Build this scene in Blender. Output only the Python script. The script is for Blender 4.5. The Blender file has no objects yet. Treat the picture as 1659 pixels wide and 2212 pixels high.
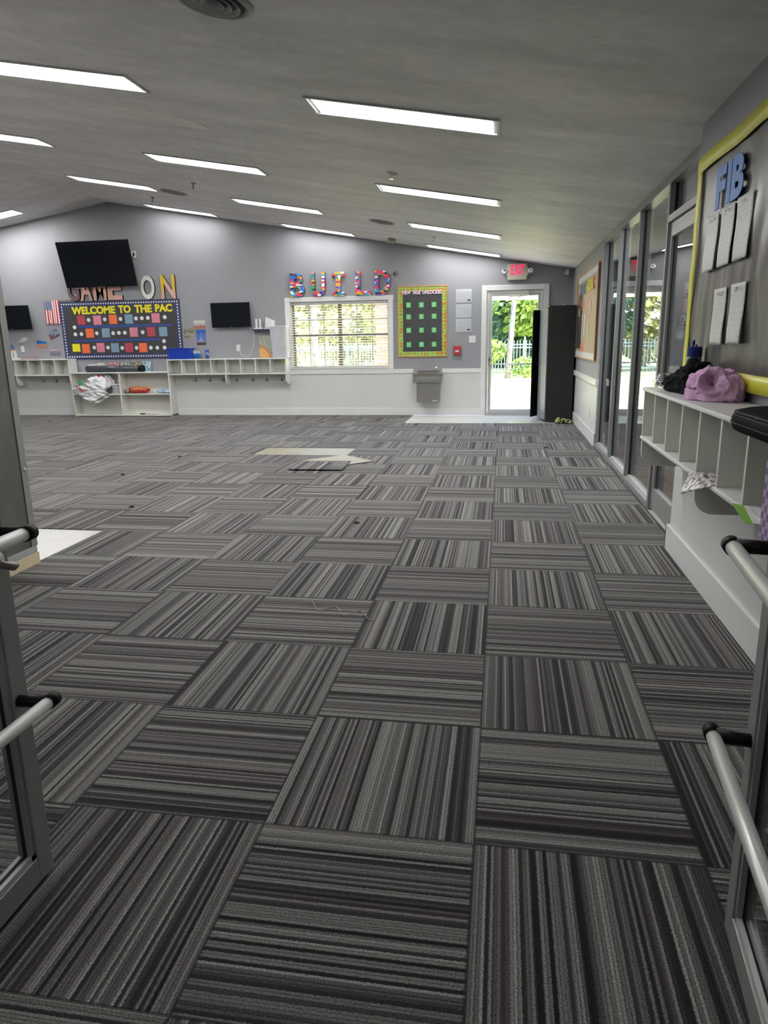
import bpy, math, random
from math import sin, cos, pi, radians, sqrt, floor
from mathutils import Vector, Matrix, noise
random.seed(7)
SC = bpy.context.scene
COL = SC.collection
# ---------------------------------------------------------------- camera
F_PX = 1514.9
cam_d = bpy.data.cameras.new('camera'); cam = bpy.data.objects.new('camera', cam_d); COL.objects.link(cam)
cam_d.sensor_fit = 'HORIZONTAL'; cam_d.sensor_width = 36.0; cam_d.lens = 36.0 * F_PX / 1659.0
cam_d.clip_start = 0.02; cam_d.clip_end = 300
yaw, pitch, roll = -0.16768, -0.23912, -0.01734
_f = Vector((sin(yaw)*cos(pitch), cos(yaw)*cos(pitch), sin(pitch))); _r = Vector((cos(yaw), -sin(yaw), 0)); _u = _r.cross(_f)
_r2 = cos(roll)*_r + sin(roll)*_u; _u2 = -sin(roll)*_r + cos(roll)*_u
cam.matrix_world = Matrix(((_r2.x, _u2.x, -_f.x, 0.0487), (_r2.y, _u2.y, -_f.y, -1.0851), (_r2.z, _u2.z, -_f.z, 1.3664), (0, 0, 0, 1)))
SC.camera = cam
# ---------------------------------------------------------------- light and exposure
SC.view_settings.view_transform = 'Standard'; SC.view_settings.look = 'None'
SC.view_settings.exposure = 2.42; SC.view_settings.gamma = 1.0; SC.view_settings.use_curve_mapping = False
LAMP = 7.5          # radiance of the ceiling strip diffusers
SUN = 9.0; SKY = 0.35
w = bpy.data.worlds.new('world'); SC.world = w; w.use_nodes = True
nt = w.node_tree; bg = nt.nodes['Background']
sky = nt.nodes.new('ShaderNodeTexSky'); sky.sky_type = 'NISHITA'; sky.sun_disc = False
sky.sun_elevation = radians(52); sky.sun_rotation = radians(120); sky.air_density = 1.0; sky.dust_density = 1.5
nt.links.new(sky.outputs[0], bg.inputs[0]); bg.inputs[1].default_value = SKY
sd = bpy.data.lights.new('sun', 'SUN'); sd.energy = SUN; sd.angle = radians(0.6); sd.color = (1.0, 0.96, 0.88)
so = bpy.data.objects.new('sun', sd); COL.objects.link(so)
so.rotation_euler = Vector((0.62, -0.28, 1.0)).to_track_quat('Z', 'Y').to_euler()

# ---------------------------------------------------------------- materials
class NT:
    def __init__(s, name):
        s.m = bpy.data.materials.new(name); s.m.use_nodes = True; s.t = s.m.node_tree; s.n = s.t.nodes
        s.b = s.n['Principled BSDF']; s.out = s.n['Material Output']
    def lk(s, a, b): s.t.links.new(a, b)
    def put(s, sock, v):
        if isinstance(v, (int, float)): sock.default_value = v
        elif isinstance(v, (tuple, list)):
            if len(sock.default_value) == 4 and len(v) == 3: v = (*v, 1)
            sock.default_value = v
        else: s.lk(v, sock)
    def m_(s, op, *a):
        n = s.n.new('ShaderNodeMath'); n.operation = op
        for i, v in enumerate(a): s.put(n.inputs[i], v)
        return n.outputs[0]
    def xyz(s):
        g = s.n.new('ShaderNodeNewGeometry'); x = s.n.new('ShaderNodeSeparateXYZ'); s.lk(g.outputs['Position'], x.inputs[0]); return x.outputs
    def pos(s): return s.n.new('ShaderNodeNewGeometry').outputs['Position']
    def comb(s, x, y, z):
        n = s.n.new('ShaderNodeCombineXYZ')
        for i, v in enumerate((x, y, z)): s.put(n.inputs[i], v)
        return n.outputs[0]
    def noise(s, vec, scale, detail=2, rough=.5, dist=0):
        n = s.n.new('ShaderNodeTexNoise'); s.lk(vec, n.inputs['Vector']); n.inputs['Scale'].default_value = scale
        n.inputs['Detail'].default_value = detail; n.inputs['Roughness'].default_value = rough; n.inputs['Distortion'].default_value = dist
        return n.outputs[0]
    def white(s, vec):
        n = s.n.new('ShaderNodeTexWhiteNoise'); n.noise_dimensions = '3D'; s.lk(vec, n.inputs['Vector']); return n.outputs['Value']
    def ramp(s, fac, stops, const=False):
        n = s.n.new('ShaderNodeValToRGB'); s.put(n.inputs[0], fac); e = n.color_ramp.elements
        if const: n.color_ramp.interpolation = 'CONSTANT'
        while len(e) < len(stops): e.new(0.5)
        for k, (p, c) in enumerate(stops): e[k].position = p; e[k].color = (*c, 1)
        return n.outputs[0]
    def mix(s, f, a, b, mode='MIX'):
        n = s.n.new('ShaderNodeMix'); n.data_type = 'RGBA'; n.blend_type = mode
        s.put(n.inputs[0], f); s.put(n.inputs[6], a); s.put(n.inputs[7], b); return n.outputs[2]
    def bump(s, h, strength=.3, dist=.01):
        n = s.n.new('ShaderNodeBump'); s.put(n.inputs['Height'], h); n.inputs['Strength'].default_value = strength; n.inputs['Distance'].default_value = dist
        s.lk(n.outputs[0], s.b.inputs['Normal'])
    def done(s, col=None, rough=.6, metal=0, spec=.5):
        if col is not None: s.put(s.b.inputs['Base Color'], col)
        s.put(s.b.inputs['Roughness'], rough); s.b.inputs['Metallic'].default_value = metal; s.b.inputs['Specular IOR Level'].default_value = spec
        return s.m

def plain(name, c, rough=.6, metal=0, var=.06, scale=6, spec=.5, bump=0, bscale=60):
    t = NT(name)
    n = t.noise(t.pos(), scale, 3)
    lo = tuple(max(0, v*(1-var)) for v in c); hi = tuple(min(1, v*(1+var)) for v in c)
    col = t.ramp(n, [(.3, lo), (.7, hi)])
    if bump: t.bump(t.noise(t.pos(), bscale, 3), bump, .004)
    return t.done(col, rough, metal, spec)

LAMPS = {}
def emis(name, c, s):
    t = NT(name); t.put(t.b.inputs['Base Color'], c); t.put(t.b.inputs['Emission Color'], c); t.b.inputs['Emission Strength'].default_value = s; return t.m

def glass_mat(name, tint=(.93, .96, .95)):
    m = bpy.data.materials.new(name); m.use_nodes = True; t = m.node_tree; N = t.nodes; N.clear()
    out = N.new('ShaderNodeOutputMaterial'); tr = N.new('ShaderNodeBsdfTransparent'); tr.inputs[0].default_value = (*tint, 1)
    gl = N.new('ShaderNodeBsdfGlossy'); gl.inputs['Roughness'].default_value = 0.0
    mx = N.new('ShaderNodeMixShader'); g = N.new('ShaderNodeNewGeometry')
    d = N.new('ShaderNodeVectorMath'); d.operation = 'DOT_PRODUCT'; t.links.new(g.outputs['Incoming'], d.inputs[0]); t.links.new(g.outputs['Normal'], d.inputs[1])
    def mm(op, a, b=None):
        n = N.new('ShaderNodeMath'); n.operation = op
        for i, v in enumerate((a, b)):
            if v is None: continue
            if isinstance(v, (int, float)): n.inputs[i].default_value = v
            else: t.links.new(v, n.inputs[i])
        return n.outputs[0]
    f = mm('ADD', mm('MULTIPLY', mm('POWER', mm('SUBTRACT', 1.0, mm('ABSOLUTE', d.outputs['Value'])), 5.0), .96), .04)
    t.links.new(f, mx.inputs[0]); t.links.new(tr.outputs[0], mx.inputs[1]); t.links.new(gl.outputs[0], mx.inputs[2]); t.links.new(mx.outputs[0], out.inputs[0])
    return m

def carpet_mat():
    t = NT('striped_carpet_tiles'); x, y, z = t.xyz()
    T = .61
    u = t.m_('DIVIDE', x, T); v = t.m_('DIVIDE', y, T)
    iu = t.m_('FLOOR', u); iv = t.m_('FLOOR', v); fu = t.m_('FRACT', u); fv = t.m_('FRACT', v)
    par = t.m_('MULTIPLY', t.m_('FRACT', t.m_('MULTIPLY', t.m_('ADD', iu, iv), .5)), 2.0)
    inv = t.m_('SUBTRACT', 1.0, par)
    s = t.m_('ADD', t.m_('MULTIPLY', par, fv), t.m_('MULTIPLY', inv, fu))
    wig = t.m_('MULTIPLY', t.m_('SUBTRACT', t.noise(t.pos(), 130, 2), .5), .009)
    s = t.m_('ADD', s, wig)
    seed = t.m_('ADD', t.m_('MULTIPLY', iu, 17.3), t.m_('MULTIPLY', iv, 5.71))
    c1 = t.white(t.comb(t.m_('FLOOR', t.m_('MULTIPLY', s, 66)), seed, 1.0))
    c2 = t.white(t.comb(t.m_('FLOOR', t.m_('MULTIPLY', s, 31)), seed, 4.0))
    lo = t.noise(t.comb(t.m_('MULTIPLY', s, 7), seed, 2.0), 1.0, 1)
    val = t.m_('ADD', t.m_('ADD', t.m_('MULTIPLY', c1, .58), t.m_('MULTIPLY', c2, .20)), t.m_('MULTIPLY', lo, .30))
    col = t.ramp(val, [(.22, (.006, .0055, .006)), (.36, (.026, .0245, .026)), (.48, (.078, .075, .077)), (.64, (.155, .152, .148)), (.84, (.245, .242, .23))])
    gap = t.m_('LESS_THAN', t.m_('FRACT', t.m_('MULTIPLY', s, 66)), .24)
    col = t.mix(t.m_('MULTIPLY', gap, .62), col, (.012, .011, .012))
    # purple-brown strands
    pr = t.m_('GREATER_THAN', t.white(t.comb(t.m_('FLOOR', t.m_('MULTIPLY', s, 40)), seed, 9.0)), .8)
    col = t.mix(t.m_('MULTIPLY', pr, .35), col, (.075, .055, .062))
    pile = t.noise(t.pos(), 230, 3, .75)
    col = t.mix(1.0, col, t.ramp(pile, [(.33, (.42, .42, .42)), (.64, (1.55, 1.55, 1.55))]), 'MULTIPLY')
    eu = t.m_('MINIMUM', fu, t.m_('SUBTRACT', 1.0, fu)); ev = t.m_('MINIMUM', fv, t.m_('SUBTRACT', 1.0, fv))
    edge = t.m_('LESS_THAN', t.m_('MINIMUM', eu, ev), .007)
    col = t.mix(t.m_('MULTIPLY', edge, .7), col, (.012, .012, .012))
    h = t.m_('ADD', t.m_('MULTIPLY', pile, .5), t.m_('MULTIPLY', c1, .5))
    t.bump(t.m_('SUBTRACT', h, edge), .5, .004)
    t.b.inputs['Sheen Weight'].default_value = .12; t.b.inputs['Sheen Roughness'].default_value = .5
    return t.done(col, .95, 0, .15)

def ceiling_mat():
    t = NT('grey_painted_ceiling'); p = t.pos()
    mp = t.n.new('ShaderNodeMapping'); t.lk(p, mp.inputs[0]); mp.inputs['Scale'].default_value = (.5, 1.6, 1)
    n = t.noise(mp.outputs[0], 1.6, 5, .62); n2 = t.noise(p, 9, 4, .6)
    col = t.ramp(t.m_('ADD', t.m_('MULTIPLY', n, .7), t.m_('MULTIPLY', n2, .3)), [(.36, (.62, .61, .60)), (.62, (.83, .815, .80))])
    t.bump(t.noise(p, 30, 4), .25, .01)
    return t.done(col, .62, 0, .35)

def brick_letter_mat():
    t = NT('multicolour_toy_bricks'); x, y, z = t.xyz()
    row = t.m_('FLOOR', t.m_('DIVIDE', z, .031)); off = t.white(t.comb(row, 3.0, 1.0))
    c = t.m_('FLOOR', t.m_('ADD', t.m_('DIVIDE', x, .06), off))
    r = t.white(t.comb(c, row, 2.0))
    col = t.ramp(r, [(0, (.75, .04, .04)), (.11, (.02, .12, .60)), (.24, (.85, .42, .02)), (.36, (.80, .78, .76)), (.46, (.02, .35, .12)), (.57, (.80, .03, .22)), (.69, (.03, .32, .62)), (.80, (.02, .02, .03)), (.88, (.22, .05, .42)), (.94, (.85, .12, .03))], True)
    return t.done(col, .35)

def board_border_mat():
    t = NT('green_star_border_paper'); x, y, z = t.xyz()
    a = t.m_('FRACT', t.m_('DIVIDE', t.m_('ADD', x, z), .106)); b = t.m_('FRACT', t.m_('DIVIDE', t.m_('SUBTRACT', x, z), .106))
    vz = t.n.new('ShaderNodeTexVoronoi'); t.lk(t.pos(), vz.inputs['Vector']); vz.inputs['Scale'].default_value = 16; vz.inputs['Randomness'].default_value = .25
    col = t.ramp(vz.outputs['Distance'], [(0, (.90, .50, .03)), (.34, (.70, .12, .02)), (.50, (.28, .42, .06)), (.66, (.36, .60, .16))], True)
    return t.done(col, .5)

def flag_mat(x0, z0, wd, ht):
    t = NT('striped_flag_cloth'); x, y, z = t.xyz()
    u = t.m_('DIVIDE', t.m_('SUBTRACT', x, x0), wd); v = t.m_('DIVIDE', t.m_('SUBTRACT', z0, z), ht)
    st = t.m_('GREATER_THAN', t.m_('FRACT', t.m_('MULTIPLY', u, 6.5)), .5)
    col = t.mix(st, (.50, .02, .04), (.75, .72, .70))
    can = t.m_('MULTIPLY', t.m_('LESS_THAN', u, .5385), t.m_('LESS_THAN', v, .4))
    dots = t.m_('LESS_THAN', t.m_('ADD', t.m_('POWER', t.m_('SUBTRACT', t.m_('FRACT', t.m_('MULTIPLY', u, 11)), .5), 2.0), t.m_('POWER', t.m_('SUBTRACT', t.m_('FRACT', t.m_('MULTIPLY', v, 20)), .5), 2.0)), .07)
    blue = t.mix(dots, (.03, .045, .15), (.75, .75, .78))
    return t.done(t.mix(can, col, blue), .7)

def ink_mat(name, paper, ink, scale=60, amt=.5, rows=True):
    t = NT(name); x, y, z = t.xyz()
    rr = t.m_('FRACT', t.m_('MULTIPLY', z, scale))
    n = t.noise(t.pos(), scale*1.6, 2)
    k = t.m_('MULTIPLY', t.m_('GREATER_THAN', rr, .62), t.m_('GREATER_THAN', n, amt)) if rows else t.m_('GREATER_THAN', n, amt)
    return t.done(t.mix(k, paper, ink), .45)

def photo_mat(name, stops, axis='z', lo=0, hi=1, rot=0, nscale=30, namt=.25):
    t = NT(name); x, y, z = t.xyz()
    g = t.m_('DIVIDE', t.m_('SUBTRACT', z, lo), hi-lo)
    g = t.m_('ADD', g, t.m_('MULTIPLY', t.m_('SUBTRACT', t.noise(t.pos(), nscale, 3), .5), namt))
    return t.done(t.ramp(g, stops), .3)

def brick_wall_mat():
    t = NT('peach_brick'); x, y, z = t.xyz(); b = t.n.new('ShaderNodeTexBrick')
    t.lk(t.comb(t.m_('ADD', x, y), z, 0.0), b.inputs['Vector']); b.inputs['Scale'].default_value = 1; b.inputs['Brick Width'].default_value = .2; b.inputs['Row Height'].default_value = .075
    b.inputs['Mortar Size'].default_value = .006; b.inputs['Color1'].default_value = (.42, .20, .13, 1); b.inputs['Color2'].default_value = (.42, .20, .14, 1); b.inputs['Mortar'].default_value = (.5, .45, .4, 1)
    return t.done(b.outputs[0], .85)

def leaf_mat(name, a, b, c):
    t = NT(name); r = t.white(t.comb(*[t.m_('FLOOR', t.m_('MULTIPLY', q, 7)) for q in t.xyz()]))
    col = t.ramp(r, [(0, a), (.5, b), (1, c)])
    t.b.inputs['Transmission Weight'].default_value = 0
    m = t.done(col, .5)
    tl = t.n.new('ShaderNodeBsdfTranslucent'); t.lk(col, tl.inputs[0]); mx = t.n.new('ShaderNodeMixShader'); mx.inputs[0].default_value = .4
    t.lk(t.b.outputs[0], mx.inputs[1]); t.lk(tl.outputs[0], mx.inputs[2]); t.lk(mx.outputs[0], t.out.inputs[0])
    return m

M = {}
M['carpet'] = carpet_mat(); M['ceiling'] = ceiling_mat()
M['grey_wall'] = plain('grey_wall_paint', (.285, .29, .312), .55, var=.03, scale=2, spec=.4)
M['white'] = plain('white_wainscot_paint', (.60, .61, .60), .42, var=.02, scale=3)
M['trim'] = plain('white_trim_gloss', (.68, .69, .69), .32, var=.02)
M['shelf'] = plain('cream_white_shelf_paint', (.68, .68, .63), .42, var=.02)
M['nearwhite'] = M['white']
M['vinyl'] = plain('white_vinyl_tile', (.64, .64, .61), .12, var=.04, scale=14)
M['adhesive'] = plain('yellowed_bare_floor', (.23, .215, .15), .45, var=.14, scale=5)
M['alum'] = plain('satin_aluminium', (.30, .305, .30), .38, .25, var=.04)
M['alum_dark'] = plain('grey_aluminium_frame', (.24, .25, .26), .42, .25, var=.04)
M['alum_light'] = plain('light_aluminium_frame', (.50, .50, .50), .4, .3, var=.03)
M['steel'] = plain('brushed_stainless_steel', (.20, .19, .175), .36, .6, var=.12, scale=5)
M['darksteel'] = plain('taupe_steel', (.25, .24, .225), .4, .6, var=.05)
M['chrome'] = plain('chrome', (.8, .8, .82), .12, 1, var=.02)
M['bar'] = plain('silver_anodised_tube', (.66, .66, .65), .33, .3, var=.02)
M['black'] = plain('black_plastic', (.005, .005, .0055), .5, spec=.18); M['dullblack'] = plain('dull_black_rubber', (.004, .004, .0045), .75, spec=.08)
M['gasket'] = plain('black_rubber_gasket', (.008, .008, .009), .6)
M['matteblack'] = plain('matte_black_laminate', (.008, .0085, .010), .55)
M['screen'] = plain('black_tv_screen', (.006, .008, .012), .12, spec=.5)
M['glass'] = glass_mat('clear_glass'); M['glass_win'] = glass_mat('window_glass', (.97, .98, .98))
M['lamp'] = emis('white_light_diffuser', (1.0, .985, .96), LAMP); M['lampfaint'] = emis('faint_light_diffuser', (1.0, .985, .96), LAMP*.28); M['lampdim'] = emis('turned_down_light_diffuser', (1.0, .985, .96), LAMP*.38)  # far-row diffuser turned down to soften hot spots on the wall
M['blind'] = plain('cream_blind_slat', (.72, .68, .56), .5, var=.03)
M['winframe'] = plain('taupe_window_frame', (.22, .18, .15), .5)
M['bricks'] = brick_letter_mat(); M['border'] = board_border_mat()
M['oak'] = plain('orange_oak_frame', (.50, .26, .10), .45, var=.15, scale=20)
M['darkoak'] = plain('brown_wood_frame', (.20, .10, .04), .45, var=.2, scale=20)
M['blackpaper'] = plain('charcoal_backing_paper', (.045, .046, .05), .55, var=.15, scale=4, bump=.3, bscale=8)
M['navy'] = plain('navy_border_paper', (.035, .045, .12), .5)
M['bluetape'] = plain('blue_paper_strip', (.03, .07, .32), .5)
M['yellow'] = plain('yellow_letter_paper', (.75, .68, .03), .5, var=.03)
M['yellowborder'] = plain('yellow_border_paper', (.62, .60, .04), .38, var=.08, scale=9)
M['pinkletter'] = plain('pale_pink_letter_paper', (.80, .62, .74), .5)
M['paper'] = plain('white_paper', (.70, .71, .72), .5, var=.02)
M['greyboard'] = plain('charcoal_poster_paper', (.10, .092, .085), .30, var=.22, scale=3, spec=.6)
M['bluecard'] = plain('sky_blue_card', (.06, .20, .55), .5)
M['red'] = plain('red_plastic', (.55, .03, .05), .35); M['orange'] = plain('orange_card', (.80, .16, .06), .5)
M['crimson'] = plain('crimson_card', (.45, .06, .09), .5); M['rose'] = plain('rose_card', (.65, .22, .30), .5); M['steelblue'] = plain('dusty_blue_card', (.20, .32, .42), .5)
M['green'] = plain('green_card', (.04, .42, .10), .5); M['palegreen'] = plain('light_green_card', (.25, .60, .28), .5)
M['exitred'] = emis('exit_sign_red', (1.0, .012, .10), .22)
M['signbody'] = plain('beige_sign_plastic', (.55, .52, .43), .45)
M['clearplastic'] = glass_mat('clear_plastic', (.96, .97, .97))
M['bluebin'] = plain('bright_blue_plastic', (.012, .05, .42), .35)
M['cuplid'] = plain('navy_bottle_lid', (.015, .03, .22), .35); M['teal'] = plain('mint_bottle_body', (.22, .42, .40), .4)
M['lilac'] = plain('lilac_fleece', (.60, .37, .57), .9, var=.06, scale=30, bump=.4, bscale=200, spec=.2)
M['blackcloth'] = plain('black_fleece', (.010, .010, .012), .95, spec=.1)
M['tan'] = plain('tan_card', (.45, .33, .22), .6)
M['bag'] = plain('white_plastic_bag', (.70, .71, .73), .3, var=.03)
M['grass'] = plain('sunlit_lawn', (.40, .42, .16), .9, var=.3, scale=1.5)
M['concrete'] = plain('pale_concrete', (.62, .61, .58), .85)
M['fence'] = plain('pale_painted_fence', (.13, .17, .21), .5)
M['bark'] = plain('pale_tree_bark', (.13, .125, .135), .9, var=.5, scale=9, bump=.8, bscale=14)
M['cream'] = plain('cream_soffit_board', (.70, .60, .40), .7)
M['brickwall'] = brick_wall_mat()
M['leaf1'] = leaf_mat('yellow_green_leaves', (.07, .14, .03), (.17, .26, .05), (.32, .36, .09))
M['leaf2'] = leaf_mat('mid_green_leaves', (.025, .08, .03), (.07, .16, .06), (.14, .23, .09))
M['leaf3'] = leaf_mat('blue_green_leaves', (.02, .07, .05), (.05, .13, .09), (.11, .19, .14))
M['leafglare'] = leaf_mat('overexposed_leaves', (.22, .24, .09), (.42, .42, .20), (.60, .56, .32)); M['hallfloor'] = plain('brown_vinyl_plank', (.14, .10, .075), .35, var=.3, scale=4)  # paler leaf copy, outdoor overexposure put into the colour
M['brown'] = plain('brown_letter_paint', (.13, .07, .075), .5); M['peach'] = plain('peach_letter_paint', (.62, .36, .28), .5)
M['ivory'] = plain('ivory_letter_paint', (.66, .66, .60), .5); M['gold'] = plain('mustard_letter_paint', (.62, .42, .03), .5)
M['grillgrey'] = plain('dark_vent_shadow', (.05, .05, .05), .7); M['ventwhite'] = plain('grey_vent_ring', (.34, .34, .34), .5)
M['olive'] = plain('olive_cloth', (.34, .36, .17), .9, var=.15, scale=20)

# ---------------------------------------------------------------- mesh helpers
ORG = {}
class MB:
    def __init__(s): s.v = []; s.f = []; s.mi = []; s.mats = []
    def _m(s, mat):
        if mat not in s.mats: s.mats.append(mat)
        return s.mats.index(mat)
    def add(s, vs, fs, mat, T=None):
        k = len(s.v); i = s._m(mat)
        for p in vs: p = Vector(p); s.v.append(T @ p if T else p)
        for f in fs: s.f.append([k+a for a in f]); s.mi.append(i)
        return s
    def box(s, x0, x1, y0, y1, z0, z1, mat, T=None):
        return s.add([(x0, y0, z0), (x1, y0, z0), (x1, y1, z0), (x0, y1, z0), (x0, y0, z1), (x1, y0, z1), (x1, y1, z1), (x0, y1, z1)],
                     [(0, 3, 2, 1), (4, 5, 6, 7), (0, 1, 5, 4), (1, 2, 6, 5), (2, 3, 7, 6), (3, 0, 4, 7)], mat, T)
    def prism(s, poly, axis, a, b, mat, T=None):
        """poly in the plane perpendicular to axis: axis y -> (x,z); axis x -> (y,z); axis z -> (x,y)"""
        def mk(p, q): return {'y': (p[0], q, p[1]), 'x': (q, p[0], p[1]), 'z': (p[0], p[1], q)}[axis]
        n = len(poly); vs = [mk(p, a) for p in poly]+[mk(p, b) for p in poly]
        fs = [tuple(range(n)), tuple(range(2*n-1, n-1, -1))]+[(i, n+i, n+(i+1) % n, (i+1) % n) for i in range(n)]
        return s.add(vs, fs, mat, T)
    def cyl(s, p0, p1, r, mat, n=16, r1=None, cap=True):
        p0, p1 = Vector(p0), Vector(p1); r1 = r if r1 is None else r1
        d = (p1-p0).normalized(); a = d.orthogonal().normalized(); b = d.cross(a)
        vs = []
        for p, q in ((p0, r), (p1, r1)):
            for i in range(n): t = 2*pi*i/n; vs.append(p+a*cos(t)*q+b*sin(t)*q)
        fs = [(i, (i+1) % n, n+(i+1) % n, n+i) for i in range(n)]
        if cap: fs += [tuple(range(n-1, -1, -1)), tuple(range(n, 2*n))]
        return s.add(vs, fs, mat)
    def tube(s, pts, r, mat, n=8):
        pts = [Vector(p) for p in pts]; rr = r if isinstance(r, (list, tuple)) else [r]*len(pts)
        vs = []; up = Vector((.13, .27, .95)).normalized()
        for i, p in enumerate(pts):
            d = (pts[min(i+1, len(pts)-1)]-pts[max(i-1, 0)]).normalized(); a = d.cross(up)
            if a.length < .05: a = d.cross(Vector((1, 0, 0)))
            a.normalize(); b = d.cross(a)
            for k in range(n): t = 2*pi*k/n; vs.append(p+(a*cos(t)+b*sin(t))*rr[i])
        fs = []
        for i in range(len(pts)-1):
            for k in range(n): fs.append((i*n+k, i*n+(k+1) % n, (i+1)*n+(k+1) % n, (i+1)*n+k))
        fs += [tuple(range(n-1, -1, -1)), tuple(range((len(pts)-1)*n, len(pts)*n))]
        return s.add(vs, fs, mat)
    def lathe(s, prof, c, mat, n=24, axis='z', T=None):
        vs = []; c = Vector(c)
        for r, h in prof:
            for k in range(n):
                t = 2*pi*k/n
                q = {'z': (r*cos(t), r*sin(t), h), 'y': (r*cos(t), h, r*sin(t)), 'x': (h, r*cos(t), r*sin(t))}[axis]
                q = Vector(q)
                vs.append(c+(T @ q if T else q))
        m = len(prof); fs = [(i*n+k, i*n+(k+1) % n, (i+1)*n+(k+1) % n, (i+1)*n+k) for i in range(m-1) for k in range(n)]
        fs += [tuple(range(n-1, -1, -1)), tuple(range((m-1)*n, m*n))]
        return s.add(vs, fs, mat)
    def grid(s, fn, nu, nv, mat, thick=0):
        vs = [fn(i/nu, j/nv) for j in range(nv+1) for i in range(nu+1)]
        fs = [(j*(nu+1)+i, j*(nu+1)+i+1, (j+1)*(nu+1)+i+1, (j+1)*(nu+1)+i) for j in range(nv) for i in range(nu)]
        return s.add(vs, fs, mat)
    def build(s, name, parent=None, bevel=0, smooth=False, solid=0, subsurf=0, base=None):
        me = bpy.data.meshes.new(name)
        if parent is not None: org = ORG[parent.name]
        elif base is not None: org = Vector(base)
        else:
            xs = [p.x for p in s.v]; ys = [p.y for p in s.v]; zs = [p.z for p in s.v]
            org = Vector(((min(xs)+max(xs))/2, (min(ys)+max(ys))/2, min(zs)))
        me.from_pydata([tuple(p-org) for p in s.v], [], s.f)
        for m in s.mats: me.materials.append(m)
        for p, i in zip(me.polygons, s.mi): p.material_index = i; p.use_smooth = smooth
        me.update()
        import bmesh
        bm = bmesh.new(); bm.from_mesh(me); bmesh.ops.recalc_face_normals(bm, faces=bm.faces); bm.to_mesh(me); bm.free()
        o = bpy.data.objects.new(name, me); COL.objects.link(o)
        if parent is not None: o.parent = parent; ORG[o.name] = ORG[parent.name]
        else: o.location = org; ORG[o.name] = org
        if solid: q = o.modifiers.new('solid', 'SOLIDIFY'); q.thickness = solid; q.offset = 0
        if bevel:
            q = o.modifiers.new('bevel', 'BEVEL'); q.width = bevel; q.segments = 2; q.limit_method = 'ANGLE'; q.angle_limit = radians(40)
        if subsurf: q = o.modifiers.new('sub', 'SUBSURF'); q.levels = subsurf; q.render_levels = subsurf
        return o

def root(name, loc):
    o = bpy.data.objects.new(name, None); o.empty_display_size = .1; COL.objects.link(o); o.location = loc; ORG[o.name] = Vector(loc); return o
def tag(o, label=None, cat=None, group=None, kind=None):
    if label: o['label'] = label
    if cat: o['category'] = cat
    if group: o['group'] = group
    if kind: o['kind'] = kind
    return o
def struct(o, label=None, cat=None): return tag(o, label, cat, None, 'structure')
def copy_tree(o, loc, parent=None):
    c = o.copy(); COL.objects.link(c); c.parent = parent
    if loc is not None: c.location = loc
    for ch in [q for q in bpy.data.objects if q.parent == o]: copy_tree(ch, None, c)
    return c
def B(*a): return MB().box(*a)

FACE = {'-y': (Vector((1, 0, 0)), Vector((0, 0, 1)), Vector((0, -1, 0))), '-x': (Vector((0, -1, 0)), Vector((0, 0, 1)), Vector((-1, 0, 0)))}
def text_geo(s, bold=0.0, space=1.0):
    cu = bpy.data.curves.new('tmp_text', 'FONT'); cu.body = s; cu.offset = bold; cu.resolution_u = 4; cu.space_character = space
    ob = bpy.data.objects.new('tmp_text', cu); COL.objects.link(ob)
    bpy.context.view_layer.update()
    dg = bpy.context.evaluated_depsgraph_get(); me = ob.evaluated_get(dg).to_mesh()
    vs = [v.co.copy() for v in me.vertices]; fs = [tuple(p.vertices) for p in me.polygons]
    ob.evaluated_get(dg).to_mesh_clear(); bpy.data.objects.remove(ob); bpy.data.curves.remove(cu)
    return vs, fs
def text_add(mb, s, org, w, h, depth, face, mat, bold=.02, rot=0, space=1.0, side=None):
    """fit text s in a w x h box whose lower-left corner is org, extruded by depth towards the viewer"""
    vs, fs = text_geo(s, bold, space)
    x0 = min(v.x for v in vs); x1 = max(v.x for v in vs); y0 = min(v.y for v in vs); y1 = max(v.y for v in vs)
    ex, ey, en = FACE[face] if isinstance(face, str) else face
    def P(v, d):
        a = (v.x-x0)/(x1-x0)*w; b = (v.y-y0)/(y1-y0)*h
        a, b = a*cos(rot)-b*sin(rot), a*sin(rot)+b*cos(rot)
        return Vector(org)+ex*a+ey*b+en*d
    n = len(vs); cnt = {}
    for f in fs:
        for i in range(len(f)):
            e = (f[i], f[(i+1) % len(f)]); cnt[e] = 1
    side_f = [(a, b, b+n, a+n) for (a, b) in cnt if (b, a) not in cnt]
    mb.add([P(v, depth) for v in vs], fs, mat)
    mb.add([P(v, depth) for v in vs]+[P(v, 0) for v in vs], side_f, side or mat)
    return mb

# ================================================================= SETTING
YW = 12.12; XR = 1.235; SL = .1707; SLL = .155; RX, RZ = -7.37, 4.0
def zc(x): return RZ-SL*(x-RX) if x > RX else RZ-SLL*(RX-x)
XL = -15.9; YF = -.5
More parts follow.
